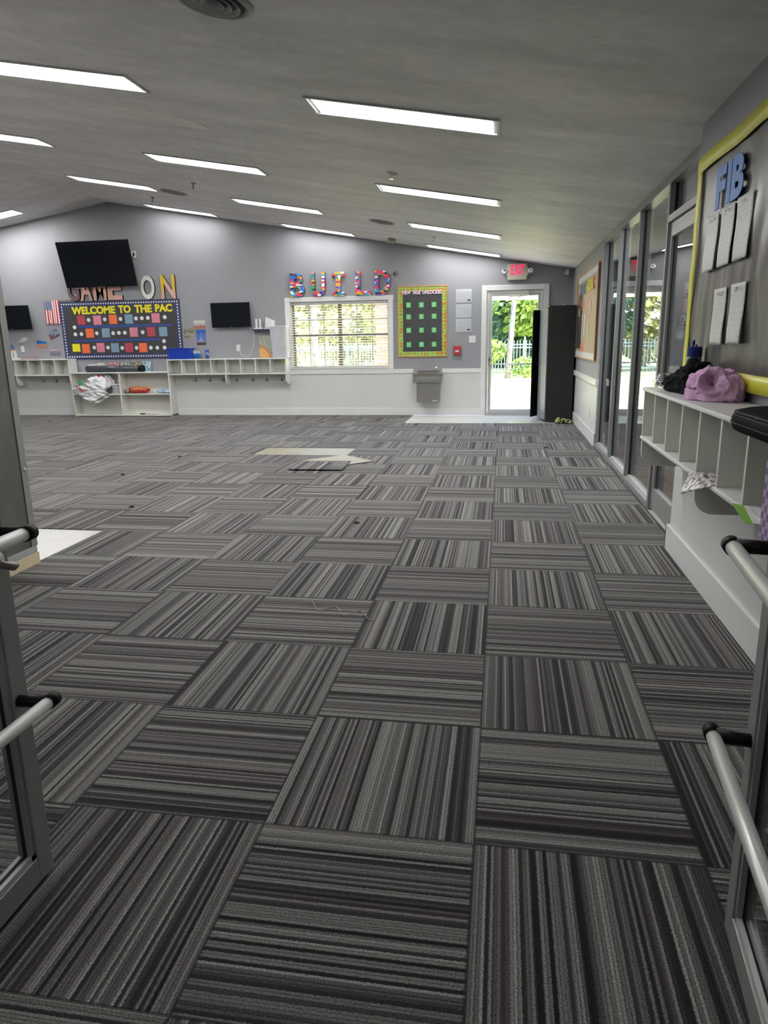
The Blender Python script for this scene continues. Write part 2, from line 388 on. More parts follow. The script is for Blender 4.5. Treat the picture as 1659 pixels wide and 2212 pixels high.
# floor slab and carpet with its cut-outs
mb = B(XL-.1, 1.36, -3.2, YW, -.12, -.007, M['vinyl']); mb.box(1.36, 2.7, -3.2, 13, -.12, -.004, M['hallfloor'])
struct(mb.build('floor'), 'white vinyl tile floor showing where the carpet is missing', 'floor')
B(-3.05, -1.83, 7.32, 7.93, -.0069, -.0045, M['adhesive']).build('floor_patch')
o = bpy.data.objects['floor_patch']; o.name = 'bare_floor_patch'; tag(o, 'yellowed bare rectangle of floor where two carpet tiles are missing', 'floor patch')
holes = [(-3.05, -1.83, 7.32, 7.93), (-1.60, 1.36, 10.81, YW), (XL, -2.93, -.5, 3.67)]
xs = sorted({XL, -2.93, -3.05, -1.83, -1.60, -1.75, 1.236}); ys = sorted({-3.1, -.5, 3.67, 7.32, 7.93, 10.81, YW})
mb = MB()
for i in range(len(xs)-1):
    for j in range(len(ys)-1):
        cx, cy = (xs[i]+xs[i+1])/2, (ys[j]+ys[j+1])/2
        if any(a < cx < b and c < cy < d for a, b, c, d in holes): continue
        mb.box(xs[i], xs[i+1], ys[j], ys[j+1], -.0065, 0, M['carpet'])
struct(mb.build('floor_carpet'), 'grey striped carpet tiles laid quarter-turned across the room', 'carpet')
# ceiling
mb = MB(); mb.prism([(RX, RZ), (1.4, zc(1.4)), (1.4, zc(1.4)+.15), (RX, RZ+.15), (XL-.2, zc(XL-.2)+.15), (XL-.2, zc(XL-.2))], 'y', -.55, YW+.1, M['ceiling'])
struct(mb.build('ceiling'), 'grey vaulted ceiling with mottled paint', 'ceiling')
# back wall (gable end), thickness outwards
WX0, WX1, WZ0, WZ1 = -3.905, -2.04, .895, 2.10
DX0, DX1, DZ = -.255, .74, 2.205
mb = MB(); g = M['grey_wall']; y0, y1 = YW, YW+.14
for a in ((XL, WX0, 0, 2.45), (WX0, WX1, 0, WZ0), (WX0, WX1, WZ1, 2.45), (WX1, DX0, 0, 2.45), (DX0, DX1, DZ, 2.45), (DX1, 1.36, 0, 2.45)):
    mb.box(a[0], a[1], y0, y1, a[2], a[3], g)
mb.prism([(XL, 2.45), (1.36, 2.45), (1.36, zc(1.36)+.05), (RX, RZ+.05), (XL, zc(XL)+.05)], 'y', y0, y1, g)
struct(mb.build('wall_back'), 'grey gable wall at the far end of the room', 'wall')
struct(B(XL-.15, XL, -.6, YW+.1, 0, 3.0, g).build('wall_left'))
# front wall with the double-door opening the camera looks through, and the entry behind it
mb = MB(); mb.box(XL, -1.17, -.62, YF, 0, 2.45, g); mb.box(.56, 1.36, -.62, YF, 0, 2.45, g); mb.box(-1.17, .56, -.62, YF, 2.15, 2.45, g)
mb.prism([(XL, 2.45), (1.36, 2.45), (1.36, zc(1.36)+.05), (RX, RZ+.05), (XL, zc(XL)+.05)], 'y', -.62, YF, g)
struct(mb.build('wall_front'))
mb = MB(); mb.box(-1.75, -1.65, -3.1, -.62, 0, 2.5, g); mb.box(1.1, 1.2, -3.1, -.62, 0, 2.5, g); mb.box(-1.75, 1.2, -3.2, -3.1, 0, 2.5, g); mb.box(-1.75, 1.2, -3.2, -.62, 2.5, 2.6, g)
struct(mb.build('wall_entry'))
# right wall: near stretch, far stretch, header is the storefront
XN = 1.155; YN = 3.60
mb = MB(); mb.box(XN, 1.36, -.62, YN, 0, .9, M['white']); mb.box(XN, 1.36, -.62, YN, .9, zc(XN)+.1, g)
struct(mb.build('wall_right'), 'near stretch of right wall, white below and grey above', 'wall')
mb = MB(); mb.box(XR, 1.36, 8.22, YW, 0, .78, M['white']); mb.box(XR, 1.36, 8.22, YW, .78, zc(XR)+.1, g)
struct(mb.build('wall_side'), 'short right wall beyond the glass front, behind the black cabinet', 'wall')
# hallway beyond the glass
mb = MB(); mb.box(2.45, 2.6, 3.0, 13, -.1, 2.75, g); mb.box(1.36, 2.6, 2.9, 3.0, -.1, 2.75, g); mb.box(1.36, 2.6, 12.3, 12.4, -.1, 2.75, g); mb.box(1.30, 2.6, 2.9, 12.4, 2.62, 2.75, g)
struct(mb.build('wall_hall'))
# wainscot, rails, baseboards
mb = MB()
for a in ((XL, WX0-.0, .0, .78), (WX0, DX0-.09, 0, .78)): mb.box(a[0], a[1], YW-.012, YW, a[2], a[3], M['white'])
mb.box(DX1+.09, XR, YW-.012, YW, 0, .78, M['white'])
struct(mb.build('trim_1'), 'white painted wainscot along the far wall', 'wainscot')
mb = MB()
for a, b in ((WX1+.086, -1.585), (-1.05, DX0-.09), (DX1+.09, XR)): mb.box(a, b, YW-.03, YW, .78, .853, M['trim'])
struct(mb.build('trim_2', bevel=.004), 'white chair rail on the far wall', 'chair rail')
mb = MB(); mb.box(XR-.03, XR, 8.22, YW, .77, .85, M['trim']); mb.box(XR-.03, XR+.03, 8.16, 8.22, .77, .85, M['trim'])
struct(mb.build('trim_3', bevel=.004), 'white chair rail on the right wall beyond the glass', 'chair rail')
mb = MB(); mb.box(XL, -8.4, YW-.022, YW-.011, 0, .14, M['trim']); mb.box(-6.3, DX0-.09, YW-.022, YW-.011, 0, .135, M['trim'])
struct(mb.build('baseboard_back', bevel=.003), 'white baseboard along the far wall', 'baseboard')
mb = MB(); mb.box(XR-.018, XR, 8.2, YW, 0, .165, M['trim']); struct(mb.build('baseboard_side', bevel=.004), 'white baseboard under the side bulletin board', 'baseboard')
mb = MB(); mb.box(XN-.022, XN, YF, YN+.022, 0, .17, M['trim']); mb.box(XN-.022, 1.3, YN, YN+.022, 0, .17, M['trim'])
struct(mb.build('baseboard_right', bevel=.005), 'tall white baseboard on the near right wall', 'baseboard')
mb = B(XN-.006, XN, YF, 3.31, .17, .76, M['white']); struct(mb.build('trim_4', bevel=.002), 'flat white panel under the near cubby shelf', 'wall panel')

# ---------------------------------------------------------------- far window
r = root('window_1', (-2.97, YW, WZ0)); struct(r, 'wide far window with taupe frame and grid of panes', 'window')
mb = MB(); cw = .095
mb.box(WX0-cw, WX1+cw, YW-.025, YW, WZ1, WZ1+.08, M['trim']); mb.box(WX0-cw, WX0, YW-.025, YW, WZ0-.02, WZ1, M['trim']); mb.box(WX1, WX1+.085, YW-.025, YW, WZ0-.02, WZ1, M['trim'])
mb.box(WX0-cw, WX1+.085, YW-.03, YW, .775, WZ0-.02, M['trim']); mb.box(WX0-.02, WX1+.02, YW-.045, YW+.14, WZ0-.02, WZ0, M['trim'])
mb.box(WX0, WX0+.012, YW, YW+.14, WZ0, WZ1, M['trim']); mb.box(WX1-.012, WX1, YW, YW+.14, WZ0, WZ1, M['trim']); mb.box(WX0, WX1, YW, YW+.14, WZ1-.012, WZ1, M['trim'])
mb.build('window_casing', r, bevel=.003)
mb = MB(); fy0, fy1 = YW+.09, YW+.13; xm = -2.975
for x0, x1 in ((WX0+.012, WX0+.055), (xm-.035, xm+.035), (WX1-.035, WX1-.012)): mb.box(x0, x1, fy0, fy1, WZ0, WZ1-.012, M['winframe'])
for z0, z1 in ((WZ0, WZ0+.04), (1.465, 1.505), (WZ1-.06, WZ1-.012)): mb.box(WX0+.012, WX1-.012, fy0, fy1, z0, z1, M['winframe'])
mb.build('window_frame', r)
mb = MB()
for a, b in ((WX0+.055, xm-.035), (xm+.035, WX1-.035)):
    for k in (1, 2): x = a+(b-a)*k/3; mb.box(x-.008, x+.008, fy0+.008, fy1-.008, WZ0+.04, WZ1-.06, M['winframe'])
for z in (1.20, 1.775): mb.box(WX0+.05, WX1-.03, fy0+.008, fy1-.008, z-.008, z+.008, M['winframe'])
mb.build('muntins', r)
B(WX0+.03, WX1-.03, fy0+.018, fy0+.022, WZ0+.02, WZ1-.03, M['glass_win']).build('pane', r)
r = root('window_blind', (-2.97, YW+.04, WZ0)); tag(r, 'cream horizontal slat blind hanging open in the far window', 'blind')
B(WX0+.015, WX1-.015, YW+.012, YW+.065, WZ1-.06, WZ1-.014, M['alum_light']).build('headrail', r, bevel=.004)
ns = 25; sl = None
for k in range(ns):
    z = WZ0+.03+k*(WZ1-.09-WZ0-.03)/(ns-1)
    if sl is None:
        sl = MB().add([(WX0+.02, YW+.016, z-.008), (WX1-.02, YW+.016, z-.008), (WX1-.02, YW+.062, z+.008), (WX0+.02, YW+.062, z+.008), (WX0+.02, YW+.016, z-.0055), (WX1-.02, YW+.016, z-.0055), (WX1-.02, YW+.062, z+.0105), (WX0+.02, YW+.062, z+.0105)],
                      [(0, 3, 2, 1), (4, 5, 6, 7), (0, 1, 5, 4), (1, 2, 6, 5), (2, 3, 7, 6), (3, 0, 4, 7)], M['blind']).build('slat', r); zb = z
    else:
        c = sl.copy(); COL.objects.link(c); c.location = (0, 0, z-zb)
B(WX0+.02, WX1-.02, YW+.02, YW+.058, WZ0+.003, WZ0+.018, M['blind']).build('bottom_rail', r)
for x in (-3.75, -3.35, -2.72, -2.2): MB().cyl((x, YW+.015, WZ0+.02), (x, YW+.015, WZ1-.03), .0018, M['blind'], 6).build('ladder_cord', r)

# ---------------------------------------------------------------- far exit door (door_1)
r = root('door_1', (.24, YW, 0)); struct(r, 'far glass exit door with white casing under the EXIT sign', 'door')
mb = MB(); c = .09
mb.box(DX0-c, DX0, YW-.03, YW, 0, DZ+c, M['trim']); mb.box(DX1, DX1+c, YW-.03, YW, 0, DZ+c, M['trim']); mb.box(DX0, DX1, YW-.03, YW, DZ, DZ+c, M['trim'])
mb.build('door_casing', r, bevel=.004)
mb = MB()
mb.box(DX0, DX0+.035, YW-.005, YW+.12, 0, DZ, M['alum_light']); mb.box(DX1-.035, DX1, YW-.005, YW+.12, 0, DZ, M['alum_light']); mb.box(DX0+.035, DX1-.035, YW-.005, YW+.12, DZ-.035, DZ, M['alum_light']); mb.box(DX0, DX1, YW-.02, YW+.13, -.006, .012, M['alum_light'])
mb.build('door_frame', r, bevel=.003)
mb = MB(); a, b = DX0+.038, DX1-.038; z0, z1 = .014, DZ-.038; ya, yb = YW+.02, YW+.065; al = M['alum_light']
mb.box(a, a+.06, ya, yb, z0, z1, al); mb.box(b-.06, b, ya, yb, z0, z1, al); mb.box(a+.06, b-.06, ya, yb, z0, z0+.09, al); mb.box(a+.06, b-.06, ya, yb, z1-.06, z1, al)
lf = mb.build('leaf_frame', r, bevel=.003)
B(a+.05, b-.05, ya+.02, ya+.026, z0+.08, z1-.05, M['glass_win']).build('pane', lf)
mb = MB(); mb.cyl((a+.03, YW-.045, .925), (b-.03, YW-.045, .925), .013, M['bar'], 12)
for x in (a+.04, b-.04): mb.cyl((x, YW-.045, .925), (x, YW+.02, .925), .012, M['black'], 10)
mb.build('push_bar', r, smooth=True)
mb = MB(); mb.box(a+.012, a+.045, YW-.012, YW+.022, .90, 1.06, M['darksteel']); mb.cyl((a+.028, YW-.03, 1.0), (a+.028, YW, 1.0), .014, M['black'], 12); mb.build('lock', r, bevel=.004)
mb = MB(); mb.box(.16, .48, YW-.045, YW+.018, 2.115, 2.185, M['alum_light']); mb.cyl((.12, YW-.03, 2.10), (.46, YW-.03, 2.10), .011, M['chrome'], 10)
mb.tube([(.17, YW-.03, 2.10), (.2, YW-.07, 2.06), (.255, YW-.11, 2.01), (.3, YW-.08, 2.06), (.34, YW-.03, 2.115)], .007, M['darksteel'])
mb.build('door_closer', r, bevel=.004)

# ---------------------------------------------------------------- storefront glass on the right
r = root('window_2', (1.30, 6.5, 0)); struct(r, 'floor to ceiling grey metal framed glass front on the right', 'window')
X0, X1 = 1.24, 1.352; ad = M['alum_dark']; al = M['alum']
def frame_bar(nm, x0, x1, y0, y1, z0, z1, mat=None):
    """post with its black gasket groove on both y faces"""
    mb = MB(); mb.box(x0, x1, y0, y1, z0, z1, mat or ad); xm = x0+(x1-x0)*.43
    mb.box(xm-.012, xm+.012, y0-.0015, y1+.0015, z0, z1, M['gasket']); return mb.build(nm, r)
ZT = 2.512
for ya in (8.155, 7.05, 5.93, 4.76): frame_bar('mullion', X0, X1, ya, ya+.05, 0, ZT-.05)
frame_bar('mullion', X0, X1, YN+.03, YN+.08, 0, ZT-.05)
B(X0-.002, X1, YN, 8.21, ZT-.05, ZT+.03, al).build('head_rail', r, bevel=.002)
mb = MB(); mb.box(X0-.004, X1, 4.81, 8.21, 0, .05, al); mb.box(X0+.03, X0+.08, 4.81, 8.16, .05, .065, M['alum_light']); mb.build('sill_rail', r, bevel=.002)
B(X0, X1, YN+.08, 4.76, 2.185, 2.235, al).build('transom_bar', r, bevel=.002)
for a, b in ((7.10, 8.155), (5.98, 7.05), (4.81, 5.93)): B(X0+.045, X0+.051, a-.01, b+.01, .04, ZT-.04, M['glass']).build('pane', r)
B(X0+.045, X0+.051, YN+.07, 4.77, 2.225, ZT-.04, M['glass']).build('transom_pane', r)
r = root('door_2', (1.28, 4.2, 0)); struct(r, 'grey framed glass side door half hidden behind the near wall', 'door')
mb = MB(); a, b = YN+.085, 4.755; x0, x1 = X0+.02, X0+.065; z0, z1 = .012, 2.18
for y0_, y1_ in ((a, a+.055), (b-.055, b)):
    mb.box(x0, x1, y0_, y1_, z0, z1, al)
mb.box(x0, x1, a+.055, b-.055, z0, z0+.17, al); mb.box(x0, x1, a+.055, b-.055, z1-.10, z1, al)
mb.build('leaf_frame', r, bevel=.003)
mb = MB(); mb.box(x0+.018, x0+.028, b-.057, b-.0545, z0+.17, z1-.1, M['gasket']); mb.build('gasket', r)
B(x0+.02, x0+.026, a+.05, b-.05, z0+.16, z1-.09, M['glass']).build('pane', r)

# ---------------------------------------------------------------- open entrance leaves (door_3, door_4)
def entrance_leaf(nm, hinge, ang, side, label):
    """leaf local frame: +u from hinge to free edge, n = towards the opening (camera side); L long"""
    L = .84; H = 2.12
    r = root(nm, hinge); struct(r, label, 'door')
    u = Vector((sin(ang), cos(ang), 0)); n = Vector((cos(ang), -sin(ang), 0))*side
    T = Matrix(((u.x, n.x, 0, hinge[0]), (u.y, n.y, 0, hinge[1]), (0, 0, 1, 0), (0, 0, 0, 1)))
    def bx(mb, u0, u1, n0, n1, z0, z1, m): return mb.box(u0, u1, n0, n1, z0, z1, m, T)
    mm = M['alum']; g_ = M['alum_dark']; t = .044
    mb = MB()
    bx(mb, L-.054, L, -t, 0, .012, H, mm); bx(mb, 0, .054, -t, 0, .012, H, mm)
    bx(mb, .054, L-.054, -t, 0, .012, .082, mm); bx(mb, .054, L-.054, -t, 0, H-.09, H, mm)
    st = mb.build('leaf_frame', r, bevel=.002)
    mb = MB()      # glazing stops set back inside the frame, with a black gasket between them and the glass
    for n0, n1 in ((-.016, -.004), (-.040, -.028)):
        bx(mb, L-.070, L-.054, n0, n1, .082, H-.09, g_); bx(mb, .054, .070, n0, n1, .082, H-.09, g_)
        bx(mb, .054, L-.054, n0, n1, .082, .098, M['alum_light']); bx(mb, .054, L-.054, n0, n1, H-.106, H-.09, g_)
    mb.build('glazing_stop', r)
    mb = MB(); bx(mb, L-.068, L-.0535, -.028, -.016, .083, H-.09, M['gasket']); bx(mb, .0535, .068, -.028, -.016, .083, H-.09, M['gasket']); bx(mb, .054, L-.054, -.028, -.016, .0815, .094, M['gasket']); mb.build('gasket', r)
    mb = MB(); bx(mb, .062, L-.062, -.024, -.019, .09, H-.095, M['glass']); mb.build('pane', r)
    mb = MB(); bx(mb, L, L+.006, -t+.004, -.026, .012, H, M['gasket']); mb.build('edge_brush', r)
    for z in (.515, .945):
        mb = MB(); off = .072; ue = L-.006
        mb.cyl(T @ Vector((.03, off, z)), T @ Vector((ue-.012, off, z)), .0158, M['bar'], 20); bar = mb.build('pull_bar', r, smooth=True)
        for uu in (ue, .03):
            mb = MB(); mb.tube([T @ Vector((uu-.03 if uu > .1 else uu+.03, .001, z+.005)), T @ Vector((uu-.028 if uu > .1 else uu+.028, .03, z+.005)), T @ Vector((uu-.018 if uu > .1 else uu+.018, off-.006, z+.003))], [.0145, .0145, .016], M['black'], 14)
            mb.cyl(T @ Vector((uu-.022 if uu > .1 else uu-.008, off, z)), T @ Vector((uu+.008 if uu > .1 else uu+.022, off, z)), .0185, M['black'], 20); mb.build('bar_bracket', bar, smooth=True)
    return r, T
r, T = entrance_leaf('door_3', (-1.109, -.49, 0), 0.0, 1, 'open glass entrance leaf at the left edge with two silver bars')
mb = MB(); mb.cyl(T @ Vector((.792, 0, .885)), T @ Vector((.792, .012, .885)), .022, M['alum_light'], 20); mb.build('lock_rose', r, smooth=True)
mb = MB(); mb.tube([T @ Vector((.792, .012, .885)), T @ Vector((.795, .02, .875)), T @ Vector((.822, .026, .863)), T @ Vector((.836, .026, .862))], [.008, .009, .011, .006], M['darksteel']); mb.build('thumb_turn', r, smooth=True)
entrance_leaf('door_4', (.520, -.432, 0), .09, -1, 'open glass entrance leaf at the right edge with two silver bars')

# ================================================================= CEILING FIXTURES
def slopeT(x, y, left=False):
    s = SLL if left else -SL; th = math.atan(s); ex = Vector((cos(th), 0, sin(th))); ey = Vector((0, 1, 0)); en = Vector((sin(th), 0, -cos(th)))
    o = Vector((x, y, zc(x)))
    return Matrix(((ex.x, ey.x, en.x, o.x), (ex.y, ey.y, en.y, o.y), (ex.z, ey.z, en.z, o.z), (0, 0, 0, 1)))
def strip(xc, yc, left, label, mat='lamp'):
    T = slopeT(xc, yc, left); lx, ly = 1.325/2, .355/2
    r = root('ceiling_strip_light', tuple(T @ Vector((0, 0, 0)))); tag(r, label, 'ceiling light', 'recessed ceiling strip lights')
    mb = MB(); f = .02
    for a in ((-lx, lx, -ly, -ly+f), (-lx, lx, ly-f, ly), (-lx, -lx+f, -ly+f, ly-f), (lx-f, lx, -ly+f, ly-f)): mb.box(a[0], a[1], a[2], a[3], -.01, .012, M['alum_light'], T)
    for sx in (-1, 1): mb.box(sx*(lx-.035)-.015, sx*(lx-.035)+.015, -ly+f, ly-f, -.01, .003, M['alum_light'], T)
    mb.build('fixture_frame', r)
    B(-lx+.05, lx-.05, -ly+f, ly-f, -.005, .006, M[mat], T).build('diffuser', r)
cols = {-.655: 'rightmost', -3.21: 'second from right', -5.745: 'third from right'}
rows = {4.14: 'nearest', 6.87: 'second', 9.42: 'third', 11.72: 'far'}
for x, cn in cols.items():
    for y, rn in rows.items():
        if x == -5.745 and y == 4.14: strip(x, y, False, 'ceiling strip light in the nearest row, just past the left frame edge'); continue
        strip(x, y, False, 'glowing ceiling strip light, %s column, %s row from camera' % (cn, rn), 'lampdim' if rn == 'far' else 'lamp')
strip(-.655, 1.5, False, 'added unseen strip light above the entrance, right column, brightening the near wall', 'lampfaint'); strip(-3.21, 1.5, False, 'added unseen strip light above the entrance, left column, brightening the near wall', 'lampfaint')  # faint pair added above the view to lift the near whites and ceiling
strip(-9.4, 11.40, True, 'glowing ceiling strip light on the left slope beyond the ridge')
for y in (4.14, 6.87, 9.1): strip(-9.4, y, True, 'left slope ceiling strip light left of the frame, level with the %s row' % {4.14: 'nearest', 6.87: 'second', 9.1: 'third'}[y])

r = root('ceiling_strip_light', (-.3, -1.9, 2.5)); tag(r, 'added unseen strip light behind the camera, brightening the entrance doors', 'ceiling light', 'recessed ceiling strip lights')  # added out of view to light the door faces and pull bars
B(-.62, .62, -2.08, -1.72, 2.485, 2.5, M['alum_light']).build('fixture_frame', r); B(-.6, .6, -2.06, -1.74, 2.478, 2.485, M['lampfaint']).build('diffuser', r)
def vent(x, y, rad, label):
    T = slopeT(x, y); r = root('ceiling_vent', tuple(T @ Vector((0, 0, 0)))); tag(r, label, 'vent', 'round ceiling air diffusers')
    T3 = T.to_3x3()
    MB().lathe([(rad, 0), (rad, .006), (rad*.86, .016), (rad*.80, .012), (rad*.80, 0)], T.translation, M['ventwhite'], 32, 'z', T3).build('outer_ring', r, smooth=True)
    MB().lathe([(rad*.79, .001), (rad*.79, .004)], T.translation, M['grillgrey'], 32, 'z', T3).build('dark_core', r)
    for q in (.62, .42, .22): MB().lathe([(rad*q, .004), (rad*q+.012, .02), (rad*q+.006, .02), (rad*q-.006, .004)], T.translation, M['ventwhite'], 28, 'z', T3).build('cone_ring', r, smooth=True)
vent(-4.82, 9.49, .20, 'round ceiling vent beside the third-row strip light on the left')
vent(-1.71, 9.56, .19, 'round ceiling vent left of the third-row rightmost strip light')
vent(-1.37, 2.60, .20, 'round ceiling vent cut off by the top of the picture')
T = slopeT(-1.03, 6.09); r = root('smoke_detector', tuple(T.translation)); tag(r, 'small ivory split ring on the ceiling above the second-row right light', 'detector')
MB().lathe([(.055, 0), (.055, .012), (.035, .012), (.035, 0)], T.translation, M['ivory'], 24, 'z', T.to_3x3()).build('ring', r, smooth=True)
mb = MB(); mb.cyl(T @ Vector((0, 0, 0)), T @ Vector((0, 0, .05)), .010, M['chrome'], 10); mb.cyl(T @ Vector((0, 0, .05)), T @ Vector((0, 0, .053)), .022, M['chrome'], 12); mb.build('sprinkler_tip', r)
for x, y, l in ((-4.01, 8.35, 'small dark ceiling sprinkler right of the left round vent'), (-5.63, 10.44, 'small dark ceiling sprinkler left of the left round vent'), (-1.04, 10.45, 'small pale ceiling sprinkler near the far right strip light')):
    T = slopeT(x, y); r = root('sprinkler_head', tuple(T.translation)); tag(r, l, 'sprinkler', 'ceiling sprinklers')
    m_ = M['ivory'] if x > -2 else M['darksteel']
    MB().cyl(T.translation, T @ Vector((0, 0, .012)), .032, m_, 14).build('escutcheon', r); mb = MB(); mb.cyl(T.translation, T @ Vector((0, 0, .07)), .010, m_, 8); mb.cyl(T @ Vector((0, 0, .07)), T @ Vector((0, 0, .074)), .026, m_, 10); mb.build('nozzle', r)
T = slopeT(-1.85, 11.45); r = root('ceiling_alarm', tuple(T.translation)); tag(r, 'small tan box alarm on the ceiling left of the far right light', 'alarm')
B(-.06, .06, -.06, .06, 0, .05, M['tan'], T).build('housing', r, bevel=.008)
mb = MB()
for s_ in (-.03, .03): mb.cyl(T @ Vector((s_, -.05, .055)), T @ Vector((s_, -.07, .075)), .02, M['ivory'], 12)
mb.build('lens', r)
T = slopeT(-2.83, 5.02)
mb = MB().prism([(-.33, -.20), (.0, -.22), (.33, .05), (.36, .28), (.05, .22), (-.2, .05)], 'z', -.002, .003, plain('pale_ceiling_patch', (.78, .77, .72), .55), T)
tag(mb.build('ceiling_patch'), 'pale repaired patch of ceiling below the nearest left strip light', 'patch')

# ================================================================= FAR WALL
def wallbox(nm, x0, x1, z0, z1, d, mat, parent=None, y=YW, bevel=0): return B(x0, x1, y-d, y, z0, z1, mat).build(nm, parent, bevel=bevel)
# BUILD letters standing on the window casing
bw = M['bricks']; bs = M['black']
def letter(ch, x0, x1, z0, z1, mat, side, label, group, d=.045, bold=.035, y=YW, poly=None, tilt=0):
    mb = MB()
    if poly:
        for (a, b, c, e) in poly: mb.box(x0+a*(x1-x0), x0+b*(x1-x0), y-d, y, z0+c*(z1-z0), z0+e*(z1-z0), mat)
    else: text_add(mb, ch, (x0, y, z0), x1-x0, z1-z0, d, '-y', mat, bold, side=side)
    o = mb.build('wall_letter'); return tag(o, label, 'letter', group)
G = 'brick covered letters above the far window'
letter('B', -3.875, -3.60, 2.183, 2.612, bw, bs, 'letter B covered in toy bricks above the window', G)
letter('U', -3.465, -3.20, 2.183, 2.610, bw, bs, 'letter U covered in toy bricks above the window', G)
letter('I', -3.07, -2.84, 2.183, 2.607, bw, bs, 'letter I covered in toy bricks above the window', G, poly=[(0, 1, 0, .17), (.28, .68, .17, .8), (0, 1, .8, 1)])
letter('L', -2.635, -2.36, 2.183, 2.607, bw, bs, 'letter L covered in toy bricks above the window', G, poly=[(0, 1, 0, .18), (0, .30, .18, 1)])
letter('D', -2.275, -1.995, 2.183, 2.612, bw, bs, 'letter D covered in toy bricks above the window', G)
G = 'painted letters behind the big television'
letter('G', -8.39, -8.14, 2.228, 2.66, M['brown'], bs, 'dark brown painted letter G below the big television', G, bold=.03)
letter('A', -8.125, -7.87, 2.228, 2.66, M['peach'], bs, 'peach painted letter A below the big television', G, bold=.03)
letter('M', -7.84, -7.57, 2.228, 2.66, M['peach'], bs, 'peach painted letter M below the big television', G, bold=.03)
letter('E', -7.54, -7.24, 2.228, 2.66, M['peach'], bs, 'peach painted letter E below the big television', G, bold=.03)
letter('O', -6.84, -6.56, 2.222, 2.662, M['ivory'], bs, 'ivory painted letter O right of the big television', G, bold=.03)
t = NT('mustard_and_peach_paint'); x, y, z = t.xyz()
k = t.m_('GREATER_THAN', t.m_('ADD', t.m_('MULTIPLY', t.m_('ABSOLUTE', t.m_('ADD', x, 6.28)), 2.2), t.m_('SUBTRACT', z, 2.222)), .42)
npaint = t.done(t.mix(k, (.62, .36, .28), (.62, .42, .03)), .5)
letter('N', -6.43, -6.14, 2.222, 2.658, npaint, bs, 'mustard and peach painted letter N right of the big television', G, bold=.03)

# televisions
def tv(x0, x1, zb, zt, yb, yt, label, arm):
    """panel whose bottom edge is at (yb,zb) and top edge at (yt,zt)"""
    r = root('television', ((x0+x1)/2, YW, zb)); tag(r, label, 'television')
    up = Vector((0, yt-yb, zt-zb)); H = up.length; up.normalize(); n = Vector((0, -up.z, up.y)); W = x1-x0
    T = Matrix(((1, 0, 0, x0), (0, n.y, up.y, yb), (0, n.z, up.z, zb), (0, 0, 0, 1)))
    B(0, W, -.03, 0, 0, H, M['black'], T).build('bezel', r, bevel=.004)
    B(.012, W-.012, 0, .0012, .018, H-.012, M['screen'], T).build('screen', r)
    B(W*.5-.02, W*.5+.02, 0, .002, .006, .012, M['alum_light'], T).build('badge', r)
    mb = MB(); c = T @ Vector((W/2, -.03, H/2)); mb.box(c.x-.12, c.x+.12, YW-.02, YW, c.z-.12, c.z+.12, M['black']); mb.tube([(c.x, YW-.01, c.z), tuple(c)], .02, M['black']); mb.build('wall_mount', r)
tv(-8.31, -6.84, 2.465, 3.27, 11.95, 11.735, 'large black television tilted down over the painted letters', 1)
tv(-5.43, -4.66, 1.668, 2.118, 12.02, 12.0, 'small black television between the welcome board and the window', 0)
tv(-10.1, -9.22, 1.72, 2.17, 12.02, 11.97, 'black television cut off by the left edge of the picture', 0)

# welcome board
r = root('bulletin_board', (-7.36, YW, 1.12)); tag(r, 'navy bordered board reading WELCOME TO THE PAC', 'bulletin board', 'bulletin boards')
bx0, bx1, bz0, bz1 = -8.62, -6.09, 1.112, 2.222
wallbox('backing', bx0+.1, bx1-.1, bz0+.1, bz1-.1, .012, M['blackpaper'], r)
mb = MB()
for a in ((bx0, bx1, bz1-.105, bz1), (bx0, bx1, bz0, bz0+.105), (bx0, bx0+.105, bz0+.105, bz1-.105), (bx1-.105, bx1, bz0+.105, bz1-.105)): mb.box(a[0], a[1], YW-.016, YW, a[2], a[3], M['navy'])
mb.build('border', r)
mb = MB()
def dot(x, z, rad=.016): mb.cyl((x, YW-.016, z), (x, YW-.019, z), rad, M['paper'], 10)
n = 47
for k in range(n): x = bx0+.05+k*(bx1-bx0-.1)/(n-1); dot(x, bz1-.05); dot(x, bz0+.05)
n = 19
for k in range(1, n-1): z = bz0+.05+k*(bz1-bz0-.1)/(n-1); dot(bx0+.05, z); dot(bx1-.05, z)
tag(mb.build('border_dots', r), kind='stuff')
for s_, x_, w_, z_ in (('WELCOME', -8.365, .93, 1.975), ('TO', -7.37, .26, 1.98), ('THE', -7.03, .36, 1.98), ('PAC', -6.6, .35, 1.985)):
    mb = MB(); text_add(mb, s_, (x_, YW-.012, z_), w_, .148, .008, '-y', M['yellow'], .045); mb.build('lettering', r)
def bp(px, py):      # board artwork layout, in board fractions measured off the photo (0..1659, 0..830)
    q = (py-50)/750; l_ = 30+q*100; r_ = 1595+q*45; return (-8.62+(px-l_)/(r_-l_)*2.53, 2.222-q*1.11)
cards = [((330, 290), 'crimson'), ((540, 295), 'rose'), ((745, 290), 'orange'), ((950, 290), 'steelblue'), ((1293, 285), 'rose'), ((443, 460), 'orange'), ((652, 460), 'steelblue'), ((1012, 458), 'rose'), ((1232, 458), 'crimson'), ((1385, 460), 'steelblue'), ((395, 660), 'orange'), ((585, 650), 'rose'), ((770, 655), 'steelblue'), ((950, 655), 'crimson'), ((1130, 660), 'orange'), ((268, 648), 'yellow')]
for (c_, k) in cards:
    x, z = bp(*c_); h_ = .088 if k != 'yellow' else .075; B(x-.083, x+.083, YW-.016, YW-.011, z-h_, z+h_, M[k]).build('paper_card', r)
